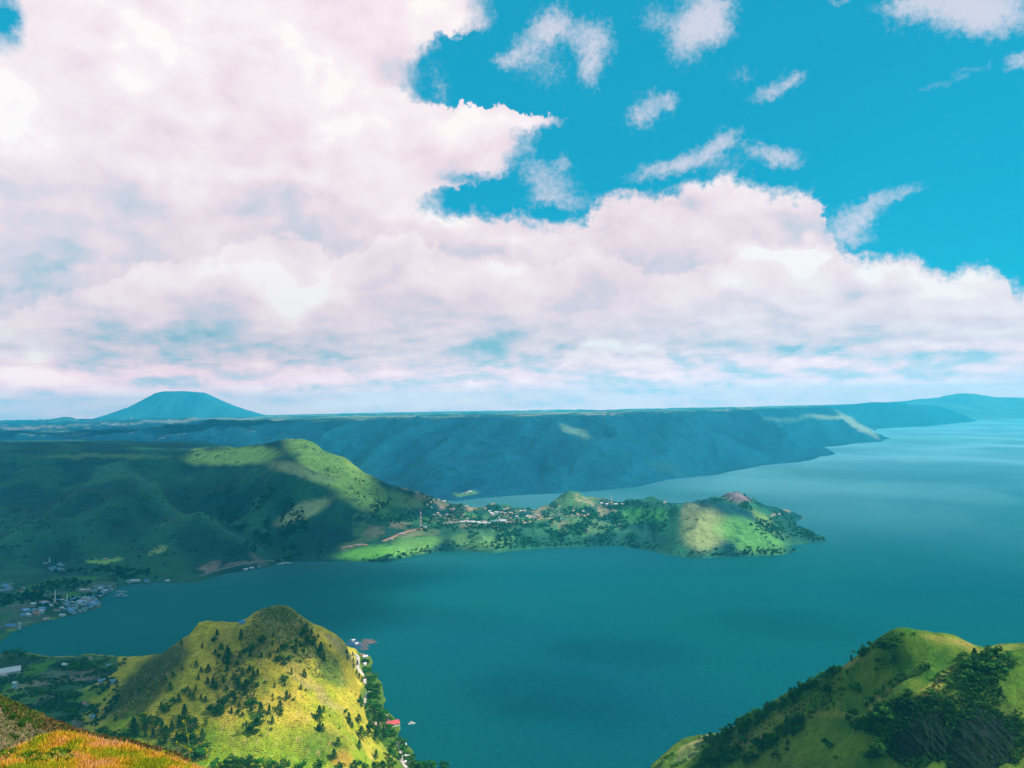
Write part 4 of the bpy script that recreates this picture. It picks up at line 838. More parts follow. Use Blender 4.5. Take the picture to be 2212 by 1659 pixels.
def broad_crown(seed, n=760, flat=0.8, c0=(0.034, 0.120, 0.016), gap=0.5):
    rng = np.random.default_rng(seed); k = 9
    ctr = np.stack([rng.normal(0, 0.17, k), rng.normal(0, 0.17, k), rng.uniform(0.32, 0.82, k)], 1); rr = rng.uniform(0.12, 0.24, k)
    w = rng.integers(0, k, n); d = rng.normal(size=(n, 3)); d /= np.linalg.norm(d, axis=1)[:, None]
    P_ = ctr[w] + d * (rr[w] * rng.uniform(0.55, 1.0, n))[:, None] * np.array((1, 1, flat))
    P_[:, 2] = np.maximum(P_[:, 2], 0.08)
    br = rng.uniform(0.55, 1.5, n)[:, None]; kk = rng.uniform(0.75, 1.25, k)[w][:, None]
    q, f, cc = tri_leaves(P_, 0.045, np.array(c0) * br * kk, rng)
    return mesh_np('crown', q, f, M_broad, cc)
pine_crowns = [pine_crown(300 + i, 0.20 + 0.035 * i) for i in range(5)]
pine_trunks = [trunk_mesh('trunk', 0.93, 0.018, 7, np.random.default_rng(320 + i), 0.012) for i in range(3)]
broad_crowns = [broad_crown(340 + i) for i in range(5)]
bright_crowns = [broad_crown(360 + i, c0=(0.035, 0.16, 0.012)) for i in range(2)]
broad_trunks = [trunk_mesh('trunk', 0.62, 0.026, 8, np.random.default_rng(380 + i), 0.03) for i in range(3)]
TREES = []
def tree(kind, p, h, label, group, w=1.0):
    nm_ = 'pine_tree' if kind == 'pine' else ('bush' if h < 8.5 else 'broadleaf_tree')  # low broadleaf trees are called bush as well, by height alone
    if nm_ == 'bush': label = label.replace('round green tree', 'green bushy tree').replace('leafy tree', 'bushy tree')
    root = bpy.data.objects.new(nm_, None); col.objects.link(root)
    root.empty_display_size = 1
    root.location = p; root.rotation_euler[2] = random.uniform(0, 6.28); root.scale = (h * w, h * w, h)
    root['label'] = label; root['category'] = 'bush' if nm_ == 'bush' else 'tree'; root['group'] = group
    if kind == 'pine': a, b = random.choice(pine_trunks), random.choice(pine_crowns)
    elif kind == 'bright': a, b = random.choice(broad_trunks), random.choice(bright_crowns)
    else: a, b = random.choice(broad_trunks), random.choice(broad_crowns)
    link('trunk', a, root); link('crown', b, root)
    TREES.append(root); return root

# crop coordinates (from the photograph) to its working pixels
def c5(x, y, h): return 461 + x * .2361, 1267 + y * .2361, h * .2361
def c4(x, y, h): return x * .2361, 1267 + y * .2361, h * .2361
def c6(x, y, h): return 1382 + x * .375, 1325 + y * .375, h * .375
L5 = [(35,450,60),(10,500,40),(75,590,70),(15,625,45),(50,650,40),(90,700,45),(130,640,90),(35,720,50),(140,740,80),(125,780,60),(215,730,60),(240,670,50),(235,780,50),(255,480,90),(340,650,70),(440,660,60),(280,630,60),(330,790,70),(365,860,90),(405,820,70),(450,810,25),(350,880,60),(405,930,60),(475,895,35),(300,960,110),(290,1000,80),(230,950,110),(190,860,60),(200,1080,90),(30,940,80),(20,950,60),(40,1190,120),(90,1140,70),(165,1170,60),(225,1170,50),(265,1200,50),(235,1100,50),(340,1120,110),(345,1150,60),(300,1265,40),(365,1360,120),(435,1375,35),(435,1180,120),(425,1270,110),(510,1180,100),(540,1270,80),(525,1320,30),(610,1150,110),(620,1190,60),(605,1030,30),(545,1010,40),(560,930,60),(545,1050,30),(670,1040,90),(700,1030,50),(730,1050,30),(655,880,70),(650,915,50),(715,810,65),(830,830,80),(845,845,60),(800,950,55),(845,960,30),(755,685,25),(800,705,35),(695,690,60),(755,620,100),(830,620,60),(670,600,90),(600,700,80),(570,690,60),(655,730,60),(520,660,60),(590,620,60),(895,550,120),(920,560,80),(960,470,40),(985,640,130),(1015,690,90),(970,610,70),(900,450,60),(1070,555,25),(1220,620,45),(1275,640,45),(1230,680,50),(1280,700,50),(1310,820,60),(1335,850,60),(1360,880,50),(1260,970,20),(1300,1000,25),(1345,1060,70),(1360,1085,60),(970,1230,140),(1010,1160,70),(975,1340,100),(1000,1330,80),(955,1320,60),(1215,1170,50),(1240,1230,80),(1250,1270,70),(1270,1300,60),(1330,1255,90),(1415,1230,80),(1355,1400,120),(1335,1490,90),(1420,1380,110),(1435,1330,100),(1500,1430,130),(1490,1390,100),(1560,1410,130),(1510,1330,110),(1540,1260,110),(1470,1240,90),(1490,1580,90),(1640,1590,130),(1140,1470,90),(1105,1590,100),(1155,1310,30),(1070,1190,20),(1475,1140,60),(820,430,60),(850,400,60),(760,520,60),(790,540,50),(800,480,40),(730,580,50),(1560,1230,90),(1590,1340,80),(1425,1290,60)]
L4 = [(1985,450,60),(1955,520,60),(1660,540,60),(1850,570,60),(2025,590,55),(1970,620,50),(2080,600,60),(2090,660,100),(2000,660,50),(1795,740,70),(1665,770,50),(1580,830,55),(1840,800,60),(1815,860,60),(1905,790,80),(1515,860,50),(1555,960,80),(1410,950,25),(1690,1000,70),(1720,950,40),(1740,1020,70),(1770,1050,90),(1790,960,60),(1635,1060,80),(1590,1090,90),(1505,1160,90),(1540,1150,60),(1475,1120,70),(1840,1040,60),(1880,1060,60),(1950,930,100),(1900,900,70),(1885,1280,60),(2120,1170,60),(2040,1120,120),(2180,1170,50)]
FRONT = [(1220,1370,170),(1305,1250,100),(1370,1260,100),(1430,1300,110),(1690,1240,160),(1250,1380,120),(1480,1360,130),(1520,1400,130),(1400,1400,100),(1640,1300,120),(1740,1300,120),(1790,1330,100),(1760,1440,140),(1850,1430,120),(1790,1590,150),(1620,1420,90),(1510,1450,80),(1330,1330,100),(1570,1340,110),(1700,1430,130),(1330,1400,80),(1820,1560,110),(1740,1500,100),(1870,1500,90),(1460,1460,70),(1960,1190,120),(2010,1180,100)]
def size_word(h): return 'tall' if h > 13 else ('medium-sized' if h > 8 else 'small')
def zone_left(x, y):
    if x > 800: return 'by the shore road'
    if y < 1400: return 'below the scrubby hilltop' if x > 520 else 'near the bald shoulder of the hill'
    if x > 640 and y < 1470: return 'in the gully on the left hill'
    if x > 640: return 'on the slope above the shore trees'
    if x < 420: return 'on the dry yellow slope'
    if y < 1530: return 'in the left hill\'s wooded belt'
    return 'on the green lower slope'
def put_tree(land, x, y, hp, kind, zone, group, w=1.0, grow=1.0):
    p = land.hit(x, y)
    if p is None or p[2] < 0.25: return None
    h = hp * p[1] / F * grow; w = w * 1.12
    nm = {'pine': 'dark pine', 'broad': 'round green tree', 'bright': 'bright green leafy tree'}[kind]
    p = p.copy(); p[2] -= 0.02 * h
    return tree(kind, p, h, f'{size_word(h)} {nm} {zone}', group, w)
for a in L5:
    x, y, h = c5(*a); put_tree(head, x, y, h, 'pine' if random.random() < .8 else 'broad', zone_left(x, y), 'trees scattered over the left hill', random.uniform(.9, 1.35))
for a in L4:
    x, y, h = c4(*a); put_tree(head, x, y, h, 'pine' if random.random() < .75 else 'broad', zone_left(x, y), 'trees scattered over the left hill', random.uniform(.95, 1.4))
for a in FRONT:
    x, y, h = c4(*a); put_tree(head, x, y, h, 'pine' if random.random() < .7 else 'broad', 'in the clump behind the orange grass', 'tree clump at the foot of the left hill', random.uniform(.95, 1.3))
# belt of trees, random infill of the bands seen in the photograph
def infill(land, n, cx, cy, rx, ry, rot, hr, kinds, zone, group, rng, w=(1.0, 1.5)):
    t_ = math.radians(rot)
    for _ in range(n):
        a, r = rng.uniform(0, 6.28), math.sqrt(rng.uniform(0, 1)); ex, ey = rx * r * math.cos(a), ry * r * math.sin(a)
        x = cx + ex * math.cos(t_) - ey * math.sin(t_); y = cy + ex * math.sin(t_) + ey * math.cos(t_)
        put_tree(land, x, y, rng.uniform(*hr), rng.choice(kinds), zone, group, rng.uniform(*w))
rg_ = random.Random(5)
G1 = 'trees scattered over the left hill'
infill(head, 9, 510, 1480, 55, 60, 20, (10, 20), ['pine', 'broad'], 'in the left hill\'s wooded belt', G1, rg_)
infill(head, 7, 570, 1395, 55, 30, 10, (8, 16), ['broad', 'pine'], 'below the scrubby hilltop', G1, rg_)
infill(head, 4, 640, 1385, 40, 26, 30, (8, 16), ['broad'], 'below the scrubby hilltop', G1, rg_)
GS = 'trees along the shore road'
for (x, y, h, k) in [(792, 1432, 14, 'broad'), (800, 1438, 12, 'broad'), (796, 1450, 14, 'bright'), (808, 1462, 12, 'broad'), (789, 1445, 9, 'broad'), (772, 1436, 12, 'pine'), (764, 1442, 12, 'pine'), (786, 1428, 8, 'broad'),
                     (792, 1470, 16, 'broad'), (800, 1478, 20, 'broad'), (808, 1470, 16, 'broad'), (800, 1490, 18, 'broad'), (812, 1490, 18, 'broad'), (814, 1502, 20, 'broad'), (806, 1508, 16, 'bright'), (816, 1515, 18, 'broad'), (800, 1520, 14, 'bright'), (812, 1526, 14, 'bright'), (792, 1530, 10, 'bright'),
                     (775, 1520, 14, 'broad'), (780, 1528, 14, 'broad'), (808, 1538, 18, 'broad'), (818, 1542, 16, 'bright'), (828, 1548, 18, 'bright'), (832, 1556, 14, 'broad'), (842, 1556, 12, 'broad'), (838, 1578, 14, 'bright'), (846, 1584, 14, 'bright'), (852, 1590, 12, 'broad'), (840, 1590, 14, 'bright'),
                     (862, 1604, 14, 'broad'), (870, 1608, 14, 'broad'), (868, 1620, 14, 'bright'), (872, 1630, 13, 'broad'), (864, 1640, 14, 'broad'), (876, 1642, 10, 'bright'), (888, 1650, 16, 'broad'), (896, 1656, 16, 'broad'), (905, 1660, 14, 'broad'), (850, 1612, 14, 'broad'), (822, 1532, 12, 'broad'), (786, 1412, 8, 'broad'), (868, 1596, 10, 'bright'),
                     (850, 1655, 16, 'broad'), (830, 1658, 16, 'broad'), (810, 1660, 16, 'broad'), (790, 1662, 16, 'broad'), (842, 1645, 12, 'broad')]:
    put_tree(head, x, y + 2, h, k, 'by the shore road', GS, rg_.uniform(1.1, 1.5))
for _ in range(34):
    yy = rg_.uniform(1425, 1650); xx = np.interp(yy, [1425, 1455, 1490, 1530, 1560, 1590, 1620, 1650], [800, 797, 812, 816, 842, 846, 874, 892]) + rg_.uniform(-18, 6)
    if abs(xx - np.interp(yy, [1410, 1446, 1466, 1492, 1526, 1545, 1575, 1602, 1656], [770, 772, 791, 792, 789, 834, 835, 856, 870])) < 5: continue
    put_tree(head, xx, yy, rg_.uniform(9, 15), rg_.choice(['broad', 'broad', 'bright']), 'by the shore road', GS, rg_.uniform(1.1, 1.5))
for (x, h, k) in [(470, 20, 'bright'), (490, 24, 'broad'), (512, 26, 'broad'), (535, 24, 'broad'), (560, 20, 'bright'), (585, 16, 'bright'), (615, 18, 'broad'), (650, 16, 'bright'), (690, 18, 'broad'), (735, 14, 'broad'), (770, 18, 'broad'), (920, 16, 'bright'), (936, 14, 'bright'), (960, 14, 'broad'), (985, 12, 'bright'), (1005, 10, 'bright'), (1040, 12, 'broad'), (1060, 14, 'bright'), (1078, 12, 'bright')]:
    p = head.hit(x, 1664)
    if p is None: p = Z(x, 1664, 4)
    z_ = float(head.h(np.array([p[0]]), np.array([p[1]]))[0])
    tree(k, (p[0], p[1], z_), (h + 6) * p[1] / F, f'{"bright green" if k == "bright" else "dark green"} treetop at the bottom edge ' + ('under the hill' if x < 880 else 'under the lake'), 'treetops along the bottom edge', rg_.uniform(1.1, 1.5))
# valley trees
VT = [(12, 1418, 16), (30, 1416, 16), (45, 1420, 14), (55, 1424, 12), (22, 1430, 14), (5, 1436, 14), (70, 1425, 10), (226, 1412, 0), (130, 1416, 9), (268, 1428, 8), (180, 1430, 10), (215, 1436, 10), (230, 1432, 10), (260, 1440, 12), (165, 1448, 20), (172, 1450, 16), (190, 1446, 12), (200, 1448, 12), (240, 1450, 12), (210, 1465, 10), (225, 1467, 10), (100, 1470, 8),
      (60, 1495, 14), (75, 1498, 16), (90, 1500, 14), (105, 1504, 14), (140, 1506, 14), (150, 1509, 14), (125, 1500, 10), (165, 1505, 10), (150, 1545, 18), (158, 1548, 14), (200, 1545, 12), (35, 1513, 12), (10, 1510, 10), (182, 1488, 8), (300, 1496, 8), (250, 1560, 10), (110, 1530, 10), (90, 1540, 10), (175, 1560, 12), (205, 1570, 14), (220, 1585, 16), (235, 1590, 14), (250, 1592, 14), (262, 1598, 16), (270, 1604, 16), (210, 1590, 16), (130, 1555, 10), (60, 1530, 8), (240, 1478, 8), (20, 1475, 8)]
for (x, y, h) in VT:
    if h: put_tree(head, x, y, h, 'broad', 'among the shaded valley fields', 'trees in the shaded valley', rg_.uniform(1.1, 1.8))
# right hill
R6 = [(1455,215,105),(1440,228,40),(1515,130,24),(1585,125,14),(1385,205,65),(1400,215,50),(1340,205,45),(1300,238,55),(1265,262,60),(1280,255,50),(1220,275,40),(1190,285,40),(1120,352,55),(1135,345,40),(1080,375,50),(1050,390,50),(975,435,60),(990,430,50),(940,445,50),(1000,400,40),(870,500,70),(890,490,60),(820,525,50),(780,545,50),(740,565,55),(760,560,50),(700,592,50),(680,600,50),(640,620,50),(600,640,50),(560,655,50),(520,680,50),(480,700,40),
      (1470,300,60),(1390,312,50),(1365,335,28),(1235,450,60),(1215,440,40),(1265,465,40),(1155,450,24),(1100,510,20),(1070,482,70),(1085,470,50),(1010,552,24),(1090,780,60),(790,845,55),(850,797,26),(1130,840,20),(1330,520,55),(1305,540,30),(1650,332,50),(1665,325,40),(1620,325,30),(1510,382,50),(1410,482,70),(1450,432,50),(1490,400,40),(1560,370,40),(1860,262,45),
      (1880,330,90),(1900,400,90),(1880,440,70),(1930,300,100),(1960,350,100),(1970,430,90),(2000,300,100),(2030,360,100),(2060,270,90),(2060,400,80),(2095,310,90),(2100,370,70),(1930,450,60),(2000,450,60),(2120,250,40),(2080,475,55),(2060,465,40),(1750,470,30),(1230,612,60),(1200,620,40),(1270,672,90),(1300,692,100),(1320,690,90),(1335,640,80),(1240,682,60),(1220,660,40),(1370,602,90),(1385,640,90),(1400,572,80),(1420,620,90),(1380,832,90),(1350,845,60),(1320,840,50),(1400,780,60),(850,692,100),(870,690,80),(890,682,80),(940,642,60),(925,650,50),(720,782,80),(740,780,70),(690,802,60),(760,765,60),(780,740,50),(630,862,60),(610,870,50),(660,850,50),(850,760,40),(1700,500,60),(1720,380,40),(1760,390,30),(1880,470,50),(1540,470,40),(1360,470,40),(1050,300,0)]
def zone_right(x, y):
    if y < 1400: return 'on the right hill\'s crest'
    if x > 2060 and y < 1520: return 'in the dark clump below the crest'
    if x < 1800 and y < 1325 + 0.375 * (720 - 0.62 * ((x - 1382) / .375 - 440)): return 'along the right hill\'s skyline'
    if x < 1720: return 'low on the right hill\'s spur'
    return 'beside the dark rock cliff' if y > 1530 else 'on the right hill\'s green face'
G2 = 'trees on the right-hand hill'
for a in R6:
    if not a[2]: continue
    x, y, h = c6(*a); put_tree(rhill, x, y, h, 'pine' if random.random() < .35 else 'broad', zone_right(x, y), G2, random.uniform(1.0, 1.6))
for i in range(56):   # wooded skyline spur
    k = rg_.random(); x = 1520 + k * 290 + rg_.uniform(-8, 8); ytop = np.interp(x, [1520, 1600, 1700, 1800, 1880], [1600, 1566, 1507, 1456, 1402])
    y = ytop + rg_.uniform(1, 5 + 38 * (1 - k) ** 0.9) ; put_tree(rhill, x, y, rg_.uniform(13, 22), rg_.choice(['broad', 'pine', 'broad']), 'in the skyline\'s wooded strip', G2, rg_.uniform(1.0, 1.5))
for i in range(34):
    k = rg_.random(); x = 1500 + k * 230; y = 1668 - k * 95 + rg_.uniform(-16, 14)
    put_tree(rhill, x, y, rg_.uniform(12, 22), rg_.choice(['broad', 'bright', 'broad']), 'low on the right hill\'s spur', G2, rg_.uniform(1.1, 1.6))
for (x, y, h) in [(1432, 1650, 8), (1440, 1640, 8), (1452, 1632, 7), (1462, 1655, 12), (1478, 1648, 10), (1510, 1596, 6), (1522, 1594, 7), (1535, 1592, 7), (1552, 1592, 9), (1425, 1660, 10), (1540, 1598, 7)]:
    put_tree(rhill, x, y, h, 'broad', 'on the small pale knoll', G2, 1.3)
print('trees', len(TREES), sum(o.name.startswith('pine') for o in TREES))

# ------------------------------------------------------------------ rock cliff on the right hill
M_rock = ground_mat('cliff_rock', 2.5, 9, 0.9, 1.0, 1.5)
def cliff(name, poly_px, label, seed):
    """rugged face of upright buttresses standing out of the slope, traced along its top and bottom"""
    topl, botl = poly_px
    nu, nv = 110, 60; V = np.zeros((nv, nu, 3))
    xs = np.linspace(0, 1, nu)
    tx = np.interp(xs, np.linspace(0, 1, len(topl)), [p[0] for p in topl]); ty = np.interp(xs, np.linspace(0, 1, len(topl)), [p[1] for p in topl])
    bx = np.interp(xs, np.linspace(0, 1, len(botl)), [p[0] for p in botl]); by = np.interp(xs, np.linspace(0, 1, len(botl)), [p[1] for p in botl])
    for i in range(nu):
        a = rhill.hit(tx[i], ty[i]); b = rhill.hit(bx[i], min(by[i], 1700))
        if a is None: a = b
        if b is None: b = a
        for j in range(nv):
            t_ = j / (nv - 1)
            p = a * (1 - t_) + b * t_
            V[j, i] = p
    w = np.sin(np.pi * np.linspace(0, 1, nv))[:, None] ** 0.5 * np.clip(np.minimum(xs, 1 - xs) * 9, 0, 1)[None] ** 0.5
    X_, Y_, Z_ = V[..., 0], V[..., 1], V[..., 2]
    UU = X_ / Y_ * 580
    rdg = ridged(UU / 6 + 0.5 * fbm(UU / 5, Z_ / 14, 2, seed + 3), (Z_ + Y_ * .3) / 60, 4, seed); n2 = fbm(X_ / 2.4, Z_ / 4, 4, seed + 1)
    V[..., 1] -= w * (0.6 + 4.5 * rdg + 3.0 * n2 + 4 * ridged(X_ / 22 + 3, Z_ / 60, 2, seed + 6)); V[..., 0] -= w * (0.5 + 2.5 * n2)
    V[..., 2] -= (1 - w) * 1.5
    idx = np.arange(nu * nv).reshape(nv, nu); f = np.stack([idx[:-1, :-1], idx[1:, :-1], idx[1:, 1:], idx[:-1, 1:]], -1).reshape(-1, 4)
    g = np.clip(0.5 + 0.9 * n2, 0, 1)[..., None]
    c = np.array((0.008, 0.017, 0.013)) * g + np.array((0.001, 0.004, 0.003)) * (1 - g)
    moss = sstep(-0.05, 0.3, fbm(X_ / 4, Z_ / 7, 4, seed + 2))[..., None] * 0.75
    c = c * (1 - moss) + np.array((0.007, 0.024, 0.005)) * moss
    return link(name, mesh_np(name, V.reshape(-1, 3), f, M_rock, c.reshape(-1, 3), smooth=False), label=label, category='rock cliff')
cliff('rock_cliff', ([(1905, 1590), (1960, 1540), (1985, 1520), (2030, 1530), (2060, 1550)], [(1912, 1625), (1935, 1650), (1975, 1655), (2020, 1650), (2045, 1640)]), 'dark ribbed rock cliff left of the grassy gap at the bottom right', 400)
cliff('rock_cliff', ([(2055, 1560), (2075, 1530), (2110, 1510), (2150, 1520), (2190, 1560)], [(2040, 1680), (2080, 1695), (2120, 1690), (2160, 1660), (2190, 1640)]), 'tall dark rock buttress cut off by the bottom edge at the right', 410)
cliff('rock_cliff', ([(1895, 1530), (1915, 1500), (1945, 1490), (1975, 1500)], [(1905, 1560), (1925, 1572), (1945, 1570), (1960, 1556)]), 'small dark outcrop above the main rock cliff on the right-hand hill', 420)

# ------------------------------------------------------------------ ground cover that nobody could count
def scatter_clumps(name, pts, sizes, colors, mat, seed, per=14, flat=0.8, leaf=0.34, **props):
    """one joined mesh of small leafy clumps"""
    rng = np.random.default_rng(seed); n = len(pts)
    d = rng.normal(size=(n, per, 3)); d /= np.linalg.norm(d, axis=2)[..., None]; d[..., 2] = np.abs(d[..., 2]) * flat
    P_ = pts[:, None] + d * sizes[:, None, None] * rng.uniform(0.4, 1.0, (n, per, 1))
    P_ = P_.reshape(-1, 3); s_ = np.repeat(sizes, per)
    c = np.repeat(colors, per, 0) * rng.uniform(0.6, 1.4, (n * per, 1))
    m2 = len(P_); a = rng.normal(size=(m2, 3)); a /= np.linalg.norm(a, axis=1)[:, None]
    b = rng.normal(size=(m2, 3)); b -= a * (a * b).sum(1)[:, None]; b /= np.linalg.norm(b, axis=1)[:, None]
    k = (s_ * leaf * rng.uniform(0.6, 1.4, m2))[:, None]
    q = np.stack([P_ - a * k - b * k * .6, P_ + a * k - b * k * .6, P_ + b * k], 1).reshape(-1, 3)
    return link(name, mesh_np(name, q, np.arange(3 * m2).reshape(-1, 3), mat, np.repeat(c, 3, 0)), kind='stuff', **props)
def pts_from_px(land, n, region, rng, dens=None):
    """random ground points whose place in the photograph lies in the region ellipses"""
    out = []
    tot = sum(r[2] * r[3] for r in region)
    for (cx, cy, rx, ry, rot, *_w) in region:
        m2 = int(n * rx * ry / tot); t_ = math.radians(rot)
        for _ in range(m2):
            a, r = rng.uniform(0, 6.28), math.sqrt(rng.uniform(0, 1)); ex, ey = rx * r * math.cos(a), ry * r * math.sin(a)
            out.append((cx + ex * math.cos(t_) - ey * math.sin(t_), cy + ex * math.sin(t_) + ey * math.cos(t_)))
    P_ = []
    ys = np.exp(np.linspace(land.ld[0], land.ld[-1], 700))
    for i0 in range(0, len(out), 400):
        ch = out[i0:i0 + 400]
        dd = np.array([pix_dir(*p) for p in ch]); dd = dd / dd[:, 1:2]
        XX = dd[:, 0:1] * ys; ZZ = CAMZ + dd[:, 2:3] * ys; hh_ = land.h(XX, np.broadcast_to(ys, XX.shape))
        bl_ = ZZ < hh_; k = bl_.argmax(1); ok = bl_[np.arange(len(ch)), k] & (k > 0)
        y = ys[k] - rng.uniform(0, 1) * 0.0; x = dd[:, 0] * y; z = land.h(x, y)
        P_.append(np.stack([x, y, z], 1)[ok & (z > 1.0)])
    return np.concatenate(P_)
rs = random.Random(77)
# scrub on the left hill
P_ = pts_from_px(head, 2600, [(605, 1340, 78, 26, 22), (560, 1385, 45, 40, 0), (640, 1390, 50, 30, 30), (510, 1470, 50, 60, 0), (690, 1430, 50, 30, 45), (300, 1500, 70, 40, -42), (400, 1620, 60, 30, 0)], rs)
n = len(P_); c = np.where(RNG.uniform(size=(n, 1)) < .5, np.array([(0.14, 0.19, 0.035)]), np.array([(0.26, 0.22, 0.10)])) * RNG.uniform(.6, 1.4, (n, 1))
scatter_clumps('scrub', P_, RNG.uniform(0.8, 2.3, n), c, M_broad, 1, label='brownish green scrub over the top and gullies of the left hill')
# scrub on the right hill
P_ = pts_from_px(rhill, 1900, [(1700, 1535, 170, 14, -31), (1560, 1640, 110, 20, -28), (1760, 1530, 80, 20, -30), (2080, 1480, 70, 40, 0), (2000, 1550, 90, 50, 0), (2180, 1600, 50, 50, 0)], rs)
n = len(P_); c = np.where(RNG.uniform(size=(n, 1)) < .5, np.array([(0.05, 0.12, 0.018)]), np.array([(0.12, 0.14, 0.03)])) * RNG.uniform(.6, 1.4, (n, 1))
scatter_clumps('scrub', P_, RNG.uniform(0.6, 1.9, n), c, M_broad, 2, label='dark scrub on the slopes of the right-hand hill')
P_ = pts_from_px(rhill, 2600, [(1905, 1560, 22, 60, 0), (1990, 1520, 70, 16, 0), (2050, 1590, 20, 70, 0), (2110, 1510, 60, 14, 0), (2190, 1590, 20, 60, 0), (1970, 1600, 60, 60, 0), (2110, 1590, 70, 70, 0)], rs)
n = len(P_); P_[:, 1] -= RNG.uniform(0, 7, n); P_[:, 2] += RNG.uniform(0, 2, n)
scatter_clumps('shrubs', P_, RNG.uniform(0.6, 1.9, n), np.array([(0.02, 0.07, 0.012)]) * RNG.uniform(.5, 1.6, (n, 1)), M_broad, 7, label='dark shrubs clinging to the rock cliff')
# grass tussocks over both hills
P_ = pts_from_px(head, 9000, [(560, 1500, 320, 165, 0)], rs)
n = len(P_); c = np.where(RNG.uniform(size=(n, 1)) < .5, np.array([(0.16, 0.20, 0.02)]), np.array([(0.26, 0.20, 0.05)])) * RNG.uniform(.5, 1.3, (n, 1))
scatter_clumps('grass_tussocks', P_, RNG.uniform(0.3, 0.8, n), c, M_broad, 3, per=5, leaf=.6, label='coarse grass tussocks on the sunlit left hill')
# valley hedges and crops
P_ = pts_from_px(head, 2600, [(120, 1500, 140, 80, 0)], rs)
nn_ = fbm(P_[:, 0] / 45 + 9, P_[:, 1] / 45, 4, 43); P_ = P_[nn_ > -0.05]; n = len(P_)
c = np.array([(0.012, 0.06, 0.025)]) * RNG.uniform(.5, 1.8, (n, 1))
scatter_clumps('undergrowth', P_, RNG.uniform(1.2, 3.2, n), c, M_broad, 4, label='dark undergrowth and hedges between the valley fields')
# wooded ground across the bay
def woods(name, land, n, region, size, c0, seed, cond, label, per=9):
    P_ = pts_from_px(land, n, region, random.Random(seed)); P_ = P_[cond(P_)]; n = len(P_); rng = np.random.default_rng(seed)
    P_[:, 0] += rng.normal(0, 4, n); P_[:, 1] += rng.normal(0, 10, n); P_[:, 2] = land.h(P_[:, 0], P_[:, 1]); P_ = P_[P_[:, 2] > 1.5]; n = len(P_)
    c = np.array([c0]) * rng.uniform(.5, 1.6, (n, 1))
    scatter_clumps(name, P_, rng.uniform(*size, n), c, M_broad, seed, per=per, flat=1.1, leaf=.55, label=label)
woods('woodland', mt, 6000, [(1050, 1118, 260, 42, 3), (1330, 1130, 110, 42, 0), (1130, 1155, 90, 26, 0), (1680, 1120, 90, 45, 25)], (2.5, 6.0), (0.012, 0.075, 0.04), 21, lambda p: fbm(p[:, 0] / 70, p[:, 1] / 110, 4, 55) > 0.0, 'dark trees and hedges over the peninsula and round its villages')
woods('woodland', mt, 4200, [(600, 1160, 110, 50, 25), (560, 1110, 120, 60, 30), (150, 1290, 200, 60, -8)], (2.5, 6.0), (0.008, 0.055, 0.04), 22, lambda p: fbm(p[:, 0] / 90, p[:, 1] / 140, 4, 56) > 0.02, 'shaded trees in the gully behind the jetty and round the bay town')
woods('woodland', mt, 700, [(1240, 1180, 200, 8, 0), (1600, 1196, 120, 8, -4), (900, 1198, 140, 8, -8), (1750, 1163, 50, 5, 10), (1385, 1090, 60, 5, 0), (1550, 1080, 30, 4, 0)], (2.0, 5.0), (0.010, 0.06, 0.04), 23, lambda p: p[:, 2] > 1, 'dark waterside bushes fringing the peninsula')
woods('woodland', mt, 2600, [(800, 1050, 180, 40, 35), (200, 985, 260, 10, 0), (450, 975, 120, 12, 0), (300, 1150, 330, 80, 0)], (2.0, 4.5), (0.02, 0.09, 0.045), 24, lambda p: fbm(p[:, 0] / 60, p[:, 1] / 60, 4, 57) > 0.12, 'scattered bushes dotting the big mountain slope')

# orange seed-headed grass on the near hillside
def grass(name, region, n, hgt, pal, seed, label, wid=0.05):
    P_ = pts_from_px(near, n, region, random.Random(seed)); rng = np.random.default_rng(seed)
    P_ = P_[(P_[:, 1] > 104) if name == 'short_grass' else (P_[:, 1] < 112)]
    P_[:, 0] += rng.normal(0, .25, len(P_)); P_[:, 1] += rng.normal(0, .8, len(P_)); P_[:, 2] = near.h(P_[:, 0], P_[:, 1]) - 0.05; n = len(P_)
    hh_ = rng.uniform(*hgt, n)[:, None]; a = rng.uniform(0, 6.28, n); dx_, dy_ = np.cos(a)[:, None], np.sin(a)[:, None]
    lean = rng.normal(0, .22, (n, 2)) * hh_
    w0 = wid
    b0 = P_ + np.hstack([-dx_ * w0, -dy_ * w0, np.zeros((n, 1))]); b1 = P_ + np.hstack([dx_ * w0, dy_ * w0, np.zeros((n, 1))])
    mid = P_ + np.hstack([lean * .5, hh_ * .7]); tp2 = P_ + np.hstack([lean, hh_])
    m0 = mid + np.hstack([-dx_ * w0 * 1.3, -dy_ * w0 * 1.3, np.zeros((n, 1))]); m1 = mid + np.hstack([dx_ * w0 * 1.3, dy_ * w0 * 1.3, np.zeros((n, 1))])
    q = np.stack([b0, b1, m1, m0, tp2, tp2], 1)
    V = q[:, :5].reshape(-1, 3); i0 = np.arange(n)[:, None] * 5
    f = np.concatenate([i0 + np.array([[0, 1, 2]]), i0 + np.array([[0, 2, 3]]), i0 + np.array([[3, 2, 4]])])
    pa = np.array(pal); k = fbm(P_[:, 0] / 4, P_[:, 1] / 7, 3, seed) * 1.6 + rng.uniform(-.25, .25, n) + 0.5 + (P_[:, 1] - 88) * 0.035
    ci = np.clip(k, 0, 0.999) * (len(pa) - 1); i_ = ci.astype(int); fr_ = (ci - i_)[:, None]
    c = pa[i_] * (1 - fr_) + pa[np.minimum(i_ + 1, len(pa) - 1)] * fr_; c = c * rng.uniform(.65, 1.35, (n, 1))
    cc = np.repeat(c[:, None], 5, 1); cc[:, :2] *= 0.55; cc = cc.reshape(-1, 3)
    return link(name, mesh_np(name, V, f, M_grassb, cc), kind='stuff', label=label)
M_grassb = leaf_mat('grass_blades', 0.0, 0.35)
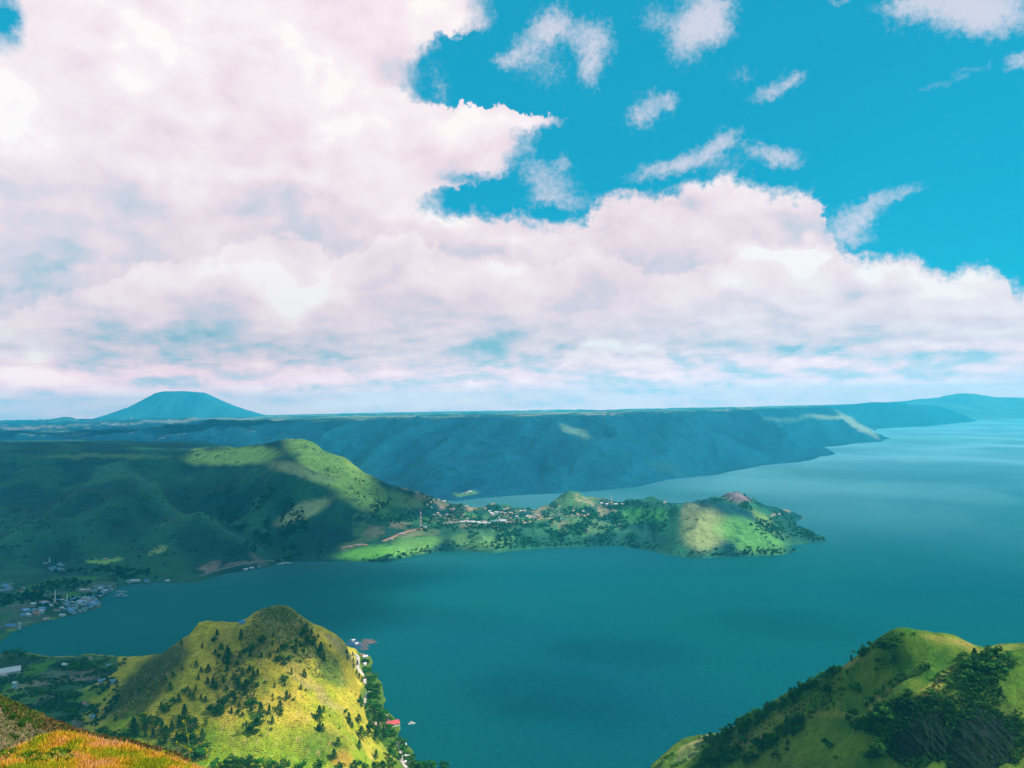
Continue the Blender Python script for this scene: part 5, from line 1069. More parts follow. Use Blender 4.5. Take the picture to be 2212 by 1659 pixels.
grass('tall_grass', [(200, 1640, 260, 66, 4)], 70000, (0.5, 1.25), [(0.26, 0.30, 0.012), (0.44, 0.35, 0.015), (0.58, 0.33, 0.02), (0.66, 0.30, 0.04), (0.66, 0.35, 0.13)], 51, 'orange and gold seeding grass on the near hillside')
grass('short_grass', [(40, 1600, 90, 66, 20)], 26000, (0.25, 0.8), [(0.08, 0.15, 0.02), (0.17, 0.19, 0.04), (0.28, 0.25, 0.10), (0.34, 0.27, 0.15)], 52, 'pale dry grass on the slope behind the orange grass')
P_ = pts_from_px(near, 5200, [(60, 1545, 90, 26, 25), (200, 1592, 110, 20, 18), (330, 1625, 80, 16, 15)], rs); P_ = P_[P_[:, 1] > 125]; n = len(P_)
k = RNG.uniform(size=(n, 1)); c = np.where(k < .45, np.array([(0.17, 0.085, 0.035)]), np.where(k < .7, np.array([(0.13, 0.10, 0.03)]), np.array([(0.06, 0.11, 0.02)]))) * RNG.uniform(.6, 1.4, (n, 1))
xx, _yy = project(P_[:, 0], P_[:, 1], P_[:, 2]); c *= np.where(xx[:, None] < 90, np.array([[.75, 1.25, .8]]), 1.0)
scatter_clumps('brush', P_, RNG.uniform(0.35, 1.0, n), c, M_broad, 5, per=12, label='reddish brown brush covering the ridge behind the orange grass')
P_ = pts_from_px(near, 900, [(45, 1590, 60, 30, 28), (15, 1560, 30, 30, 0), (80, 1625, 40, 20, 20), (10, 1620, 30, 30, 0)], rs); P_ = P_[P_[:, 1] > 104]; n = len(P_); k = RNG.uniform(size=(n, 1))
c = np.where(k < .5, np.array([(0.07, 0.15, 0.02)]), np.where(k < .8, np.array([(0.16, 0.18, 0.04)]), np.array([(0.03, 0.08, 0.015)]))) * RNG.uniform(.6, 1.4, (n, 1))
scatter_clumps('heath', P_, RNG.uniform(0.25, .8, n), c, M_broad, 8, per=12, label='patchy green and tan heath on the slope at the left edge')
P_ = pts_from_px(near, 420, [(15, 1640, 22, 12, 10), (80, 1656, 40, 10, 0), (130, 1650, 20, 12, 0)], rs); P_ = P_[P_[:, 1] < 120]; n = len(P_)
c = np.where(RNG.uniform(size=(n, 1)) < .6, np.array([(0.05, 0.14, 0.012)]), np.array([(0.20, 0.28, 0.02)])) * RNG.uniform(.4, 1.4, (n, 1))
scatter_clumps('weeds', P_ + [0, 0, .6], RNG.uniform(0.25, .7, n), c, M_broad, 6, per=16, label='green weeds mixed into the orange grass at the bottom left corner')

# small bushes standing on the slope behind the orange grass
for (x, y, h, w_) in [(100, 1608, 16, 1.2), (80, 1598, 12, 1.2), (50, 1575, 26, 1.0), (28, 1560, 20, 1.0), (12, 1545, 18, 1.1), (62, 1560, 14, 1.1), (35, 1600, 12, 1.3)]:
    p = near.hit(x, y)
    if p is not None: tree('broad', p, h * p[1] / F, f'{"tall" if h > 17 else "low"} dark bush on the pale near slope', 'bushes on the near slope', w_)
# two yellow-green weeds rising in front of the pine clump
M_stem = plain_mat('weed_stem', (0.36, 0.42, 0.02), 0.8, 0.2, 4)
M_leafy = leaf_mat('weed_leaf', 0.1, 0.4)
def weed(px_b, px_t, py_t, D, label, seed):
    rng = np.random.default_rng(seed); g = Dp(px_b, 1700, D); g[2] = float(near.h(np.array([g[0]]), np.array([D]))[0]); tip = Dp(px_t, py_t, D)
    H_ = tip[2] - g[2]; root = bpy.data.objects.new('tall_weed', None); col.objects.link(root); root.location = g; root['label'] = label; root['category'] = 'plant'; root['group'] = 'yellow-green weeds in front of the pines'
    V, F_ = [], []
    def tube(pts_, r):
        o_ = len(V)
        for i, p in enumerate(pts_):
            for k in range(4):
                a = k * math.pi / 2; V.append(np.array(p) + r * (1 - .6 * i / len(pts_)) * np.array((math.cos(a), math.sin(a), 0)))
        for i in range(len(pts_) - 1):
            for k in range(4): F_.append((o_ + i * 4 + k, o_ + i * 4 + (k + 1) % 4, o_ + i * 4 + 4 + (k + 1) % 4, o_ + i * 4 + 4 + k))
    dxx = tip[0] - g[0]
    st = [(dxx * (i / 9) ** 1.3 + 0.06 * math.sin(i * 1.9) * H_ * .12, 0.03 * i, H_ * i / 9) for i in range(10)]
    tube(st, 0.013); LV = []
    for j in range(9):
        i = 4 + j * 5 / 9; b = np.array(st[int(i)]); s_ = -1 if j % 2 else 1; L = H_ * .16 * rng.uniform(.6, 1.3)
        br = [b + np.array((s_ * L * t_, 0.1 * t_, L * .55 * t_ ** .8)) for t_ in (0, .35, .7, 1)]; tube(br, .012)
        for q in br[1:]:
            for _ in range(5): LV.append(q + rng.normal(0, .05, 3))
    link('stem', mesh_np('stem', np.array(V), F_, M_stem), root)
    for _ in range(120): LV.append(np.array(st[rng.integers(2, 10)]) + rng.normal(0, .05, 3))
    q, f, cc = tri_leaves(np.array(LV), .045, np.array([(0.30, 0.36, 0.015)]) * rng.uniform(.6, 1.3, (len(LV), 1)), rng)
    link('leaves', mesh_np('leaves', q, f, M_leafy, cc), root)
weed(428, 396, 1562, 42, 'taller branching yellow-green weed leaning left in front of the pine clump', 1)
weed(446, 442, 1622, 40, 'short upright yellow-green weed at the right end of the orange grass', 2)

# ------------------------------------------------------------------ roads
M_road = plain_mat('pale_road', (0.50, 0.42, 0.36), 0.9, 0.3, .1)
M_dirt = plain_mat('dirt_road', (0.55, 0.28, 0.17), 0.95, 0.3, .05)
def road(land, pts_px, width, mat, lift=.5, name='road', n=14):
    g = [land.hit(*p) for p in pts_px]; g = np.array([p for p in g if p is not None])
    if len(g) < 2: return
    P_ = []
    for a, b in zip(g[:-1], g[1:]):
        for i in range(n): P_.append(a + (b - a) * i / n)
    P_.append(g[-1]); P_ = np.array(P_)
    for _ in range(6): P_[1:-1, :2] = (P_[:-2, :2] + P_[2:, :2] + 2 * P_[1:-1, :2]) / 4
    d = np.gradient(P_[:, :2], axis=0); d /= np.linalg.norm(d, axis=1)[:, None] + 1e-9; nrm_ = np.c_[-d[:, 1], d[:, 0]]
    rows = []
    wv = width * (0.85 + 0.3 * (perlin(P_[:, 0] / 15, P_[:, 1] / 15, 3) + .5))
    for k in (-1, -.33, .33, 1):
        q = P_[:, :2] + nrm_ * wv[:, None] * .5 * k
        z = land.h(q[:, 0], q[:, 1]); rows.append(np.c_[q, z])
    R_ = np.stack(rows, 1); zc = R_[:, :, 2].max(1); R_[:, :, 2] = np.maximum(R_[:, :, 2], zc[:, None] - .6) + lift
    V = R_.reshape(-1, 3); m2 = len(P_); idx = np.arange(m2 * 4).reshape(m2, 4)
    f = np.stack([idx[:-1, :-1], idx[1:, :-1], idx[1:, 1:], idx[:-1, 1:]], -1).reshape(-1, 4)
    # skirts so that the roadbed is solid
    e = R_[:, [0, 3]].copy(); e[:, :, 2] -= 2.5; o_ = len(V); V = np.concatenate([V, e.reshape(-1, 3)]); i2 = o_ + np.arange(m2 * 2).reshape(m2, 2)
    f = np.concatenate([f, np.stack([idx[:-1, 0], i2[:-1, 0], i2[1:, 0], idx[1:, 0]], -1), np.stack([idx[1:, 3], i2[1:, 1], i2[:-1, 1], idx[:-1, 3]], -1)])
    return link(name, mesh_np(name, V, f, mat), kind='structure')
def k5(l): return [(720 + x * .184, 1354 + y * .184) for x, y in l]
road(head, k5([(262, 325), (288, 360), (290, 410), (282, 455), (288, 500), (315, 540), (350, 575), (388, 605), (362, 640), (372, 690)]), 5.0, M_road)
road(head, k5([(435, 750), (400, 785), (382, 820), (372, 870), (370, 935)]), 4.0, M_road)
road(head, k5([(618, 1035), (640, 1075), (650, 1115), (635, 1160), (622, 1200)]), 5.0, M_road)
road(head, k5([(735, 1340), (765, 1400), (790, 1460), (802, 1520), (798, 1590), (830, 1640), (860, 1665)]), 4.5, M_road)
road(mt, [(738, 1184), (760, 1180), (775, 1176), (795, 1178)], 9, M_dirt, 1.0)
road(mt, [(826, 1170), (846, 1162), (862, 1154), (880, 1149), (898, 1145), (918, 1141)], 11, M_dirt, 1.0)
road(mt, [(1238, 1103), (1248, 1110), (1256, 1115), (1270, 1111)], 8, M_dirt, 1.0)
road(mt, [(1060, 1137), (1110, 1128), (1180, 1120), (1236, 1112)], 5, M_dirt, .8)
road(mt, [(430, 1245), (470, 1232), (520, 1220), (560, 1213), (600, 1211)], 6, plain_mat('grey_road', (0.16, 0.15, 0.14), .9, .2, .1), .8)

# ------------------------------------------------------------------ houses
M_wall_h = [plain_mat('wall_' + n_, c_, .8, .15, .3) for n_, c_ in (('white', (0.45, 0.45, 0.43)), ('cream', (0.42, 0.34, 0.25)), ('grey', (0.26, 0.30, 0.31)))]
M_roof_h = [plain_mat('roof_' + n_, c_, .6, .2, .5) for n_, c_ in (('zinc', (0.14, 0.27, 0.32)), ('rust', (0.30, 0.14, 0.09)), ('white', (0.60, 0.57, 0.57)), ('blue', (0.03, 0.22, 0.50)), ('red', (0.55, 0.06, 0.07)), ('pink', (0.52, 0.34, 0.30)))]
M_dark = plain_mat('window_glass', (0.03, 0.05, 0.06), .2, .1)
ROOFN = ['grey zinc', 'rusty brown', 'white', 'blue', 'red', 'pinkish']
WALLN = ['white', 'cream', 'grey']
def box_f(o_): return [(o_, o_ + 1, o_ + 5, o_ + 4), (o_ + 1, o_ + 2, o_ + 6, o_ + 5), (o_ + 2, o_ + 3, o_ + 7, o_ + 6), (o_ + 3, o_, o_ + 4, o_ + 7)]
_hc = {}
def house_mesh(L, B, H_, ridge, wm, rm, seedk):
    key = (L, B, H_, ridge, wm, rm)
    if key in _hc: return _hc[key]
    e = .06; V = [(-L / 2, -B / 2, -3), (L / 2, -B / 2, -3), (L / 2, B / 2, -3), (-L / 2, B / 2, -3), (-L / 2, -B / 2, H_), (L / 2, -B / 2, H_), (L / 2, B / 2, H_), (-L / 2, B / 2, H_)]
    F_ = box_f(0); MI = [0] * 4
    V += [(-L / 2, 0, H_ + ridge - .1), (L / 2, 0, H_ + ridge - .1)]
    tri = [(4, 7, 8, 8), (5, 9, 6, 6)]
    # roof slab with thickness and eaves
    oh = .6; o_ = len(V)
    for dz_ in (0, .25):
        V += [(-L / 2 - oh, -B / 2 - oh, H_ - .3 + dz_), (L / 2 + oh, -B / 2 - oh, H_ - .3 + dz_), (L / 2 + oh, 0, H_ + ridge + dz_), (-L / 2 - oh, 0, H_ + ridge + dz_), (L / 2 + oh, B / 2 + oh, H_ - .3 + dz_), (-L / 2 - oh, B / 2 + oh, H_ - .3 + dz_)]
    a = o_; b = o_ + 6
    F_ += [(a, a + 3, a + 2, a + 1), (a + 3, a + 5, a + 4, a + 2), (b, b + 1, b + 2, b + 3), (b + 3, b + 2, b + 4, b + 5), (a, a + 1, b + 1, b), (a + 5, b + 5, b + 4, a + 4), (a + 1, a + 2, b + 2, b + 1), (a + 2, a + 4, b + 4, b + 2), (a + 3, a, b, b + 3), (a + 5, a + 3, b + 3, b + 5)]; MI += [1] * 10
    # windows and door, set 5 cm proud
    def panel(x0_, x1_, z0_, z1_, y): 
        q = len(V); V.extend([(x0_, y, z0_), (x1_, y, z0_), (x1_, y, z1_), (x0_, y, z1_)]); F_.append((q, q + 1, q + 2, q + 3) if y < 0 else (q + 3, q + 2, q + 1, q)); MI.append(2)
    for sy in (-1, 1):
        k = max(2, int(L / 4))
        for i in range(k):
            x = -L / 2 + L * (i + .5) / k; panel(x - .6, x + .6, 1.0, 2.2, sy * (B / 2 + .05))
    me = bpy.data.meshes.new('house'); me.from_pydata(V, [], F_ + [(4, 7, 8), (5, 9, 6)]); me.update()
    for m3 in (M_wall_h[wm], M_roof_h[rm], M_dark): me.materials.append(m3)
    me.polygons.foreach_set('material_index', MI + [0, 0])
    _hc[key] = me; return me
NH = [0]
def house(land, px_, py_, L, B, H_, rm, wm, rot, place, group, ridge=None, name='house', cat='house', size=None):
    p = land.hit(px_, py_)
    if p is None or p[2] < .3: return None
    L = round(L * .8); B = round(B * .8); H_ = H_ * .8
    me = house_mesh(L, B, H_, ridge if ridge is not None else round(B * .28, 1), wm, rm, 0)
    o = link(name, me, loc=p, category=cat, group=group); o.rotation_euler[2] = rot
    sw = size or ('long' if L >= 18 else ('small' if L <= 8 else 'mid-sized'))
    o['label'] = f'{sw} {ROOFN[rm]}-roofed {WALLN[wm]} house {place}'
    NH[0] += 1; return o
def big_house(land, px_, py_, L, B, H_, rm, wm, rot, label, cat='house', name='house'):
    """a nearer building whose parts show: wall, roof, windows"""
    p = land.hit(px_, py_); root = bpy.data.objects.new(name, None); col.objects.link(root); root.location = p; root.rotation_euler[2] = rot
    root['label'] = label; root['category'] = cat
    V = [(-L / 2, -B / 2, -3), (L / 2, -B / 2, -3), (L / 2, B / 2, -3), (-L / 2, B / 2, -3), (-L / 2, -B / 2, H_), (L / 2, -B / 2, H_), (L / 2, B / 2, H_), (-L / 2, B / 2, H_), (-L / 2, 0, H_ + B * .3), (L / 2, 0, H_ + B * .3)]
    me = bpy.data.meshes.new('wall'); me.from_pydata(V, [], box_f(0) + [(4, 7, 8), (5, 9, 6)]); me.materials.append(M_wall_h[wm]); link('wall', me, root)
    oh = .8; rz = H_ + B * .3; V = []
    for dz_ in (.03, .3): V += [(-L / 2 - oh, -B / 2 - oh, H_ - .4 + dz_), (L / 2 + oh, -B / 2 - oh, H_ - .4 + dz_), (L / 2 + oh, 0, rz + dz_), (-L / 2 - oh, 0, rz + dz_), (L / 2 + oh, B / 2 + oh, H_ - .4 + dz_), (-L / 2 - oh, B / 2 + oh, H_ - .4 + dz_)]
    a, b = 0, 6
    me = bpy.data.meshes.new('roof'); me.from_pydata(V, [], [(a, a + 3, a + 2, a + 1), (a + 3, a + 5, a + 4, a + 2), (b, b + 1, b + 2, b + 3), (b + 3, b + 2, b + 4, b + 5), (a, a + 1, b + 1, b), (a + 5, b + 5, b + 4, a + 4), (a + 1, a + 2, b + 2, b + 1), (a + 2, a + 4, b + 4, b + 2), (a + 3, a, b, b + 3), (a + 5, a + 3, b + 3, b + 5)])
    me.materials.append(M_roof_h[rm]); link('roof', me, root)
    wme = bpy.data.meshes.new('window'); wme.from_pydata([(x, y, z) for z in (-.6, .6) for y in (-.06, .06) for x in (-.6, .6)], [], [(0, 1, 5, 4), (3, 2, 6, 7), (0, 4, 6, 2), (1, 3, 7, 5), (4, 5, 7, 6), (0, 2, 3, 1)]); wme.materials.append(M_dark)
    k = max(2, int(L / 4))
    for sy in (-1, 1):
        for i in range(k): link('window', wme, root, loc=(-L / 2 + L * (i + .5) / k, sy * (B / 2 + .03), 1.6))
    return root
# near shore
S_ = 'on the shore below the left hill'
big_house(head, 848, 1568, 15, 9, 3.4, 4, 0, .5, 'white waterside house with a bright red roof below the left hill', 'house')
big_house(head, 22, 1456, 26, 16, 5, 2, 0, .6, 'large white-roofed hall among the dark valley trees at the left edge', 'building', 'hall')
big_house(head, 812, 1570, 11, 7, 3, 5, 1, -.2, 'tan-roofed house half hidden by pines above the shore road')
house(head, 789, 1421, 9, 6, 3, 2, 0, .3, 'at the top end of the shore road', 'houses along the shore road')
house(head, 787, 1437, 8, 5, 3, 2, 0, 1.1, 'beside the bend of the shore road', 'houses along the shore road')
house(head, 783, 1417, 8, 5, 3, 1, 1, .1, 'where the shore road starts', 'houses along the shore road')
house(head, 815, 1537, 7, 5, 3, 2, 0, .3, 'among trees at the middle of the shore road', 'houses along the shore road')
house(head, 872, 1613, 6, 5, 3, 2, 0, .7, 'on the lakeside below the last bend of the road', 'houses along the shore road')
house(head, 880, 1636, 6, 4, 3, 2, 0, .2, 'at the water beside the lowest stretch of road', 'houses along the shore road')
house(head, 881, 1650, 9, 5, 3, 2, 0, -.3, 'at the foot of the shore road near the bottom edge', 'houses along the shore road')
# valley houses
for (x, y, L, rm, pl) in [(8, 1461, 12, 5, 'beside the big white hall'), (33, 1479, 8, 2, 'below the big white hall'), (33, 1487, 8, 0, 'by the bright field at the left edge'), (222, 1476 - 3, 14, 0, 'in the middle of the valley'), (245, 1475, 7, 0, 'at the right end of the valley fields'),
                          (228, 1413, 18, 3, 'on the valley shore'), (250, 1410 + 6, 12, 3, 'on the valley shore'), (195, 1418 + 6, 7, 1, 'on the valley shore'), (140, 1438, 7, 2, 'behind the valley shore trees'), (200, 1552, 6, 0, 'in the near part of the valley'), (185, 1523, 7, 1, 'in the near part of the valley'), (235, 1440, 8, 0, 'at the shaded foot of the ridge')]:
    house(head, x, y, L, 7, 3, rm, 0, rg_.uniform(-.4, .6), pl, 'houses in the shaded valley')
# bay town, mostly shaded
rt = random.Random(31)
def cluster(land, n, x0_, y0_, x1_, y1_, place, group, roofs, Ls=(8, 10, 14), walls=(0, 0, 1, 2), rot=(-.6, .6), w=1):
    for _ in range(n):
        x, y = rt.uniform(x0_, x1_), rt.uniform(y0_, y1_)
        L = rt.choice(Ls); house(land, x, y, L, rt.choice((6, 8)), rt.choice((3, 4)), rt.choice(roofs), rt.choice(walls), rt.uniform(*rot), place, group)
T_ = 'houses of the bay town'
cluster(mt, 62, 163, 1292, 219, 1312, 'in the waterfront quarter', T_, (0, 0, 0, 2, 1, 3), rot=(-.3, .5))
cluster(mt, 26, 200, 1268, 243, 1293, 'on the narrow town strip', T_, (0, 2, 0, 3), rot=(.3, .9))
cluster(mt, 34, 90, 1297, 160, 1322, 'below the town masts', T_, (0, 0, 2, 3, 1))
cluster(mt, 20, 50, 1318, 100, 1334, 'in the town\'s left outskirts', T_, (0, 3, 2, 1))
cluster(mt, 16, 150, 1314, 200, 1328, 'along the lower lakefront', T_, (0, 3, 0))
cluster(mt, 14, 0, 1258, 52, 1284, 'in the fields behind town', T_, (0, 3, 0, 1))
cluster(mt, 12, 95, 1217, 140, 1236, 'in the dark slope\'s hamlet', T_, (0, 3, 0), (8, 10))
for (x, y, L, rm, wm, pl) in [(184, 1277, 26, 5, 0, 'standing out pale behind the bay town'), (178, 1277, 14, 2, 0, 'next to the long pale building behind the bay town'), (73, 1307, 12, 2, 0, 'shining alone left of the bay town'), (24, 1354, 24, 3, 0, 'on the little spit at the left edge'), (48, 1361, 12, 2, 0, 'on the tip of the little spit at the left edge'),
                          (292, 1257, 26, 2, 0, 'by the lake right of the bay town'), (278, 1259, 14, 0, 0, 'by the lake right of the bay town'), (356, 1258, 20, 0, 0, 'on the shaded far shore'), (362, 1257, 12, 2, 0, 'on the shaded far shore'), (318, 1257, 14, 3, 0, 'among trees on the shaded far shore'), (431, 1257, 18, 3, 0, 'where the far shore bends'), (440, 1253, 12, 2, 0, 'where the far shore bends'), (458, 1250, 20, 2, 0, 'below the pink scar'), (472, 1246, 16, 5, 0, 'below the pink scar'), (485, 1243, 10, 0, 0, 'right of the pink scar'),
                          (531, 1232, 12, 2, 0, 'on the shore left of the jetty'), (544, 1229, 12, 2, 0, 'on the shore left of the jetty'), (560, 1226, 8, 0, 0, 'on the shore left of the jetty'), (228, 1210, 10, 5, 1, 'in the sunlit clearing'), (100, 1340, 12, 5, 1, 'below the bay town at the water'), (135, 1332, 14, 2, 0, 'below the bay town at the water')]:
    house(mt, x, y, L, 8, 4, rm, wm, rt.uniform(-.2, .4), pl, T_)
# peninsula villages
V_ = 'houses of the peninsula village'
for (x, y, L, rm, wm, pl) in [(974, 1129, 10, 5, 0, 'alone at the left of the village row'), (999, 1128, 18, 2, 0, 'left of the long white row'), (1007, 1126, 12, 5, 0, 'left of the long white row'), (1018, 1128, 30, 2, 0, 'in the long white row'), (1029, 1129, 30, 2, 0, 'in the long white row'), (1040, 1131, 34, 2, 0, 'in the long white row'), (1047, 1128, 18, 5, 0, 'at the right end of the long white row'),
                          (1057, 1131, 30, 2, 0, 'right of the gap in the white row'), (1066, 1127, 20, 0, 0, 'right of the gap in the white row'), (1072, 1125, 12, 0, 0, 'beside the church'), (1078, 1127, 16, 5, 0, 'beside the church'), (1098, 1129, 24, 5, 1, 'right of the church'), (1108, 1130, 20, 1, 1, 'right of the church'), (1064, 1112, 18, 5, 0, 'behind the white row'), (1062, 1109, 12, 2, 0, 'behind the white row'), (1073, 1107, 16, 2, 0, 'behind the white row'),
                          (1083, 1108, 20, 5, 0, 'behind the white row'), (1092, 1110, 14, 2, 0, 'on the orange clearing'), (1104, 1109, 14, 5, 1, 'on the orange clearing'), (1135, 1131, 18, 5, 1, 'alone right of the village row'), (1140, 1116, 12, 2, 0, 'on the tan field near the knoll'), (1162, 1114, 20, 5, 1, 'on the tan field near the knoll'), (1008, 1095, 14, 5, 0, 'on the far tan field'), (954, 1098, 12, 5, 0, 'at the left edge of the village fields'), (946, 1110, 10, 5, 0, 'at the left edge of the village fields'), (957, 1085, 14, 5, 1, 'below the mountain ridge'), (1125, 1105, 10, 2, 0, 'near the far inlet'), (1096, 1100, 10, 5, 0, 'near the far inlet'), (1280, 1093, 10, 5, 0, 'below the knoll'), (1300, 1088, 12, 2, 0, 'on the saddle by the pink mast'), (1330, 1090, 14, 2, 0, 'on the saddle by the pink mast'), (1346, 1090, 12, 5, 0, 'on the saddle by the pink mast'), (1311, 1090, 10, 2, 0, 'on the saddle by the pink mast'),
                          (1444, 1084, 16, 4, 0, 'on the skyline of the green ridge'), (1436, 1086, 10, 5, 0, 'on the skyline of the green ridge'), (846, 1166, 12, 5, 1, 'beside the orange road'), (868, 1155, 22, 5, 1, 'beside the orange road'), (918, 1140, 12, 2, 0, 'at the upper end of the orange road'), (775, 1179, 16, 5, 1, 'at the lower end of the orange road'), (757, 1183, 14, 5, 1, 'at the lower end of the orange road'), (1683, 1112, 8, 5, 1, 'on the wooded point')]:
    house(mt, x, y + 1, L, 9, 4, rm, wm, rt.uniform(-.15, .15), pl, V_)
cluster(mt, 16, 880, 1075, 1000, 1118, 'left of the village', V_, (5, 0, 2, 1), (8, 10))
cluster(mt, 12, 1000, 1098, 1130, 1122, 'behind the village', V_, (5, 0, 2, 1), (8, 10, 14))
cluster(mt, 7, 1130, 1098, 1330, 1125, 'near the knoll', V_, (5, 0, 2, 1), (8, 10))
for (x, y, L, rm) in [(1016, 1063, 22, 2), (1008, 1065, 14, 5), (1000, 1068, 12, 0)]:
    house(wall, x, y, L, 10, 4, rm, 0, 0.1, 'at the foot of the caldera wall', 'houses at the foot of the caldera wall')
print('houses', NH[0])
# church
p = mt.hit(1087, 1129)
ch = bpy.data.objects.new('church', None); col.objects.link(ch); ch.location = p; ch['label'] = 'white village church with a pointed steeple right of the long white row'; ch['category'] = 'church'
link('nave', house_mesh(20, 9, 6, 3.0, 0, 2, 0), ch)
me = bpy.data.meshes.new('steeple'); me.from_pydata([(-2.5, -2.5, -2), (2.5, -2.5, -2), (2.5, 2.5, -2), (-2.5, 2.5, -2), (-2.5, -2.5, 13), (2.5, -2.5, 13), (2.5, 2.5, 13), (-2.5, 2.5, 13), (0, 0, 22)], [], box_f(0) + [(4, 5, 8), (5, 6, 8), (6, 7, 8), (7, 4, 8)]); me.materials.append(M_wall_h[0])
link('steeple', me, ch, loc=(-12.6, 0, 0))
# masts
M_mw = plain_mat('mast_white', (0.8, 0.78, 0.78), .5, .1); M_mr = plain_mat('mast_red', (0.65, 0.12, 0.10), .5, .1)
def mast(land, x, y, h, label, red=True, w0=3.0):
    p = land.hit(x, y)
    root = bpy.data.objects.new('radio_mast', None); col.objects.link(root); root.location = p; root['label'] = label; root['category'] = 'mast'
    nseg = 8
    def bar(V, F_, a, b, r):
        r *= min(1, w0 / 4)
        a, b = np.array(a), np.array(b); d = (b - a) / np.linalg.norm(b - a); u = np.cross(d, (.3, .5, .81)); u /= np.linalg.norm(u); v = np.cross(d, u); o_ = len(V)
        for c_ in (a, b): V.extend([tuple(c_ + r * (u * i + v * j)) for i, j in ((-1, -1), (1, -1), (1, 1), (-1, 1))])
        F_.extend(box_f(o_))
    for s_ in range(nseg):
        V, F_ = [], []
        za, zb = h * s_ / nseg, h * (s_ + 1) / nseg - .05; wa, wb = w0 * (1 - .8 * s_ / nseg), w0 * (1 - .8 * (s_ + 1) / nseg)
        ca = [(-wa / 2, -wa / 2, za), (wa / 2, -wa / 2, za), (wa / 2, wa / 2, za), (-wa / 2, wa / 2, za)]; cb = [(-wb / 2, -wb / 2, zb), (wb / 2, -wb / 2, zb), (wb / 2, wb / 2, zb), (-wb / 2, wb / 2, zb)]
        for i in range(4):
            bar(V, F_, ca[i], cb[i], .28); bar(V, F_, ca[i], cb[(i + 1) % 4], .16); bar(V, F_, cb[i], cb[(i + 1) % 4], .16)
        me = bpy.data.meshes.new('lattice_section'); me.from_pydata(V, [], F_); me.materials.append(M_mr if (red and s_ % 2) else M_mw); link('lattice_section', me, root)
    return root
mast(mt, 909, 1138, 50, 'tall red and white lattice mast above the orange road', True, 6)
mast(mt, 1321, 1092, 36, 'pale lattice mast on the saddle against the lake', True, 5)
mast(mt, 119, 1302, 26, 'left of the two slim pale masts in the bay town', False, 2)
mast(mt, 145, 1302, 20, 'right of the two slim pale masts in the bay town', False, 2)
mast(mt, 107, 1216, 14, 'short pale mast above the hamlet on the dark slope', False, 2.5)
p = mt.hit(42, 1361)
me = bpy.data.meshes.new('tower'); w_ = 2.2
me.from_pydata([(-w_, -w_, -2), (w_, -w_, -2), (w_, w_, -2), (-w_, w_, -2), (-w_, -w_, 12), (w_, -w_, 12), (w_, w_, 12), (-w_, w_, 12), (0, 0, 15)], [], box_f(0) + [(4, 5, 8), (5, 6, 8), (6, 7, 8), (7, 4, 8)]); me.materials.append(M_wall_h[0])
if p is not None: link('tower', me, loc=p, label='slim white tower on the little spit at the left edge', category='tower')

# ------------------------------------------------------------------ on the water
M_hull = plain_mat('boat_hull', (0.7, 0.72, 0.74), .4, .1); M_blue = plain_mat('float_blue', (0.03, 0.10, 0.22), .6, .2); M_wood = plain_mat('raft_timber', (0.20, 0.13, 0.13), .8, .2)
def boat(x, y, L, label, cabin=True, rot=.3):
    p = Z(x, y, 0.0); root = bpy.data.objects.new('boat', None); col.objects.link(root); root.location = p; root.rotation_euler[2] = rot; root['label'] = label; root['category'] = 'boat'
    B = L * .22; V, F_ = [], []
    xs_ = np.linspace(-L / 2, L / 2, 9)
    for x_ in xs_:
        k = 1 - max(0, x_ / (L / 2)) ** 2.5 * .95; V += [(x_, -B / 2 * k, 1.2 + .3 * max(0, x_) / L), (x_, -B / 2 * k * .6, -.2), (x_, B / 2 * k * .6, -.2), (x_, B / 2 * k, 1.2 + .3 * max(0, x_) / L)]
    for i in range(8):
        for j in range(3): F_.append((i * 4 + j, i * 4 + j + 1, i * 4 + 5 + j, i * 4 + 4 + j))
        F_.append((i * 4 + 3, i * 4, i * 4 + 4, i * 4 + 7))
    F_ += [(0, 3, 2, 1), (32, 33, 34, 35)]
    me = bpy.data.meshes.new('hull'); me.from_pydata(V, [], F_); me.materials.append(M_hull); link('hull', me, root)
    if cabin:
        a = L * .22; b = B * .38; me = bpy.data.meshes.new('cabin'); me.from_pydata([(-a, -b, 1.25), (a, -b, 1.25), (a, b, 1.25), (-a, b, 1.25), (-a, -b, 3.1), (a * .8, -b, 3.1), (a * .8, b, 3.1), (-a, b, 3.1)], [], box_f(0) + [(4, 5, 6, 7)]); me.materials.append(M_wall_h[0]); link('cabin', me, root)
    return root
boat(889, 1564, 9, 'small white boat on the open lake right of the red-roofed house')
boat(617, 1217, 30, 'white ferry moored at the jetty below the mountain spur', rot=.1)
boat(606, 1219, 18, 'smaller white boat beside the ferry at the jetty', rot=.2)
for (x, y) in [(256, 1279), (262, 1284), (268, 1279), (254, 1288), (270, 1288)]:
    b = boat(x, y, 11, 'small pale boat moored off the bay town strip', rot=.4); b['group'] = 'boats off the bay town'
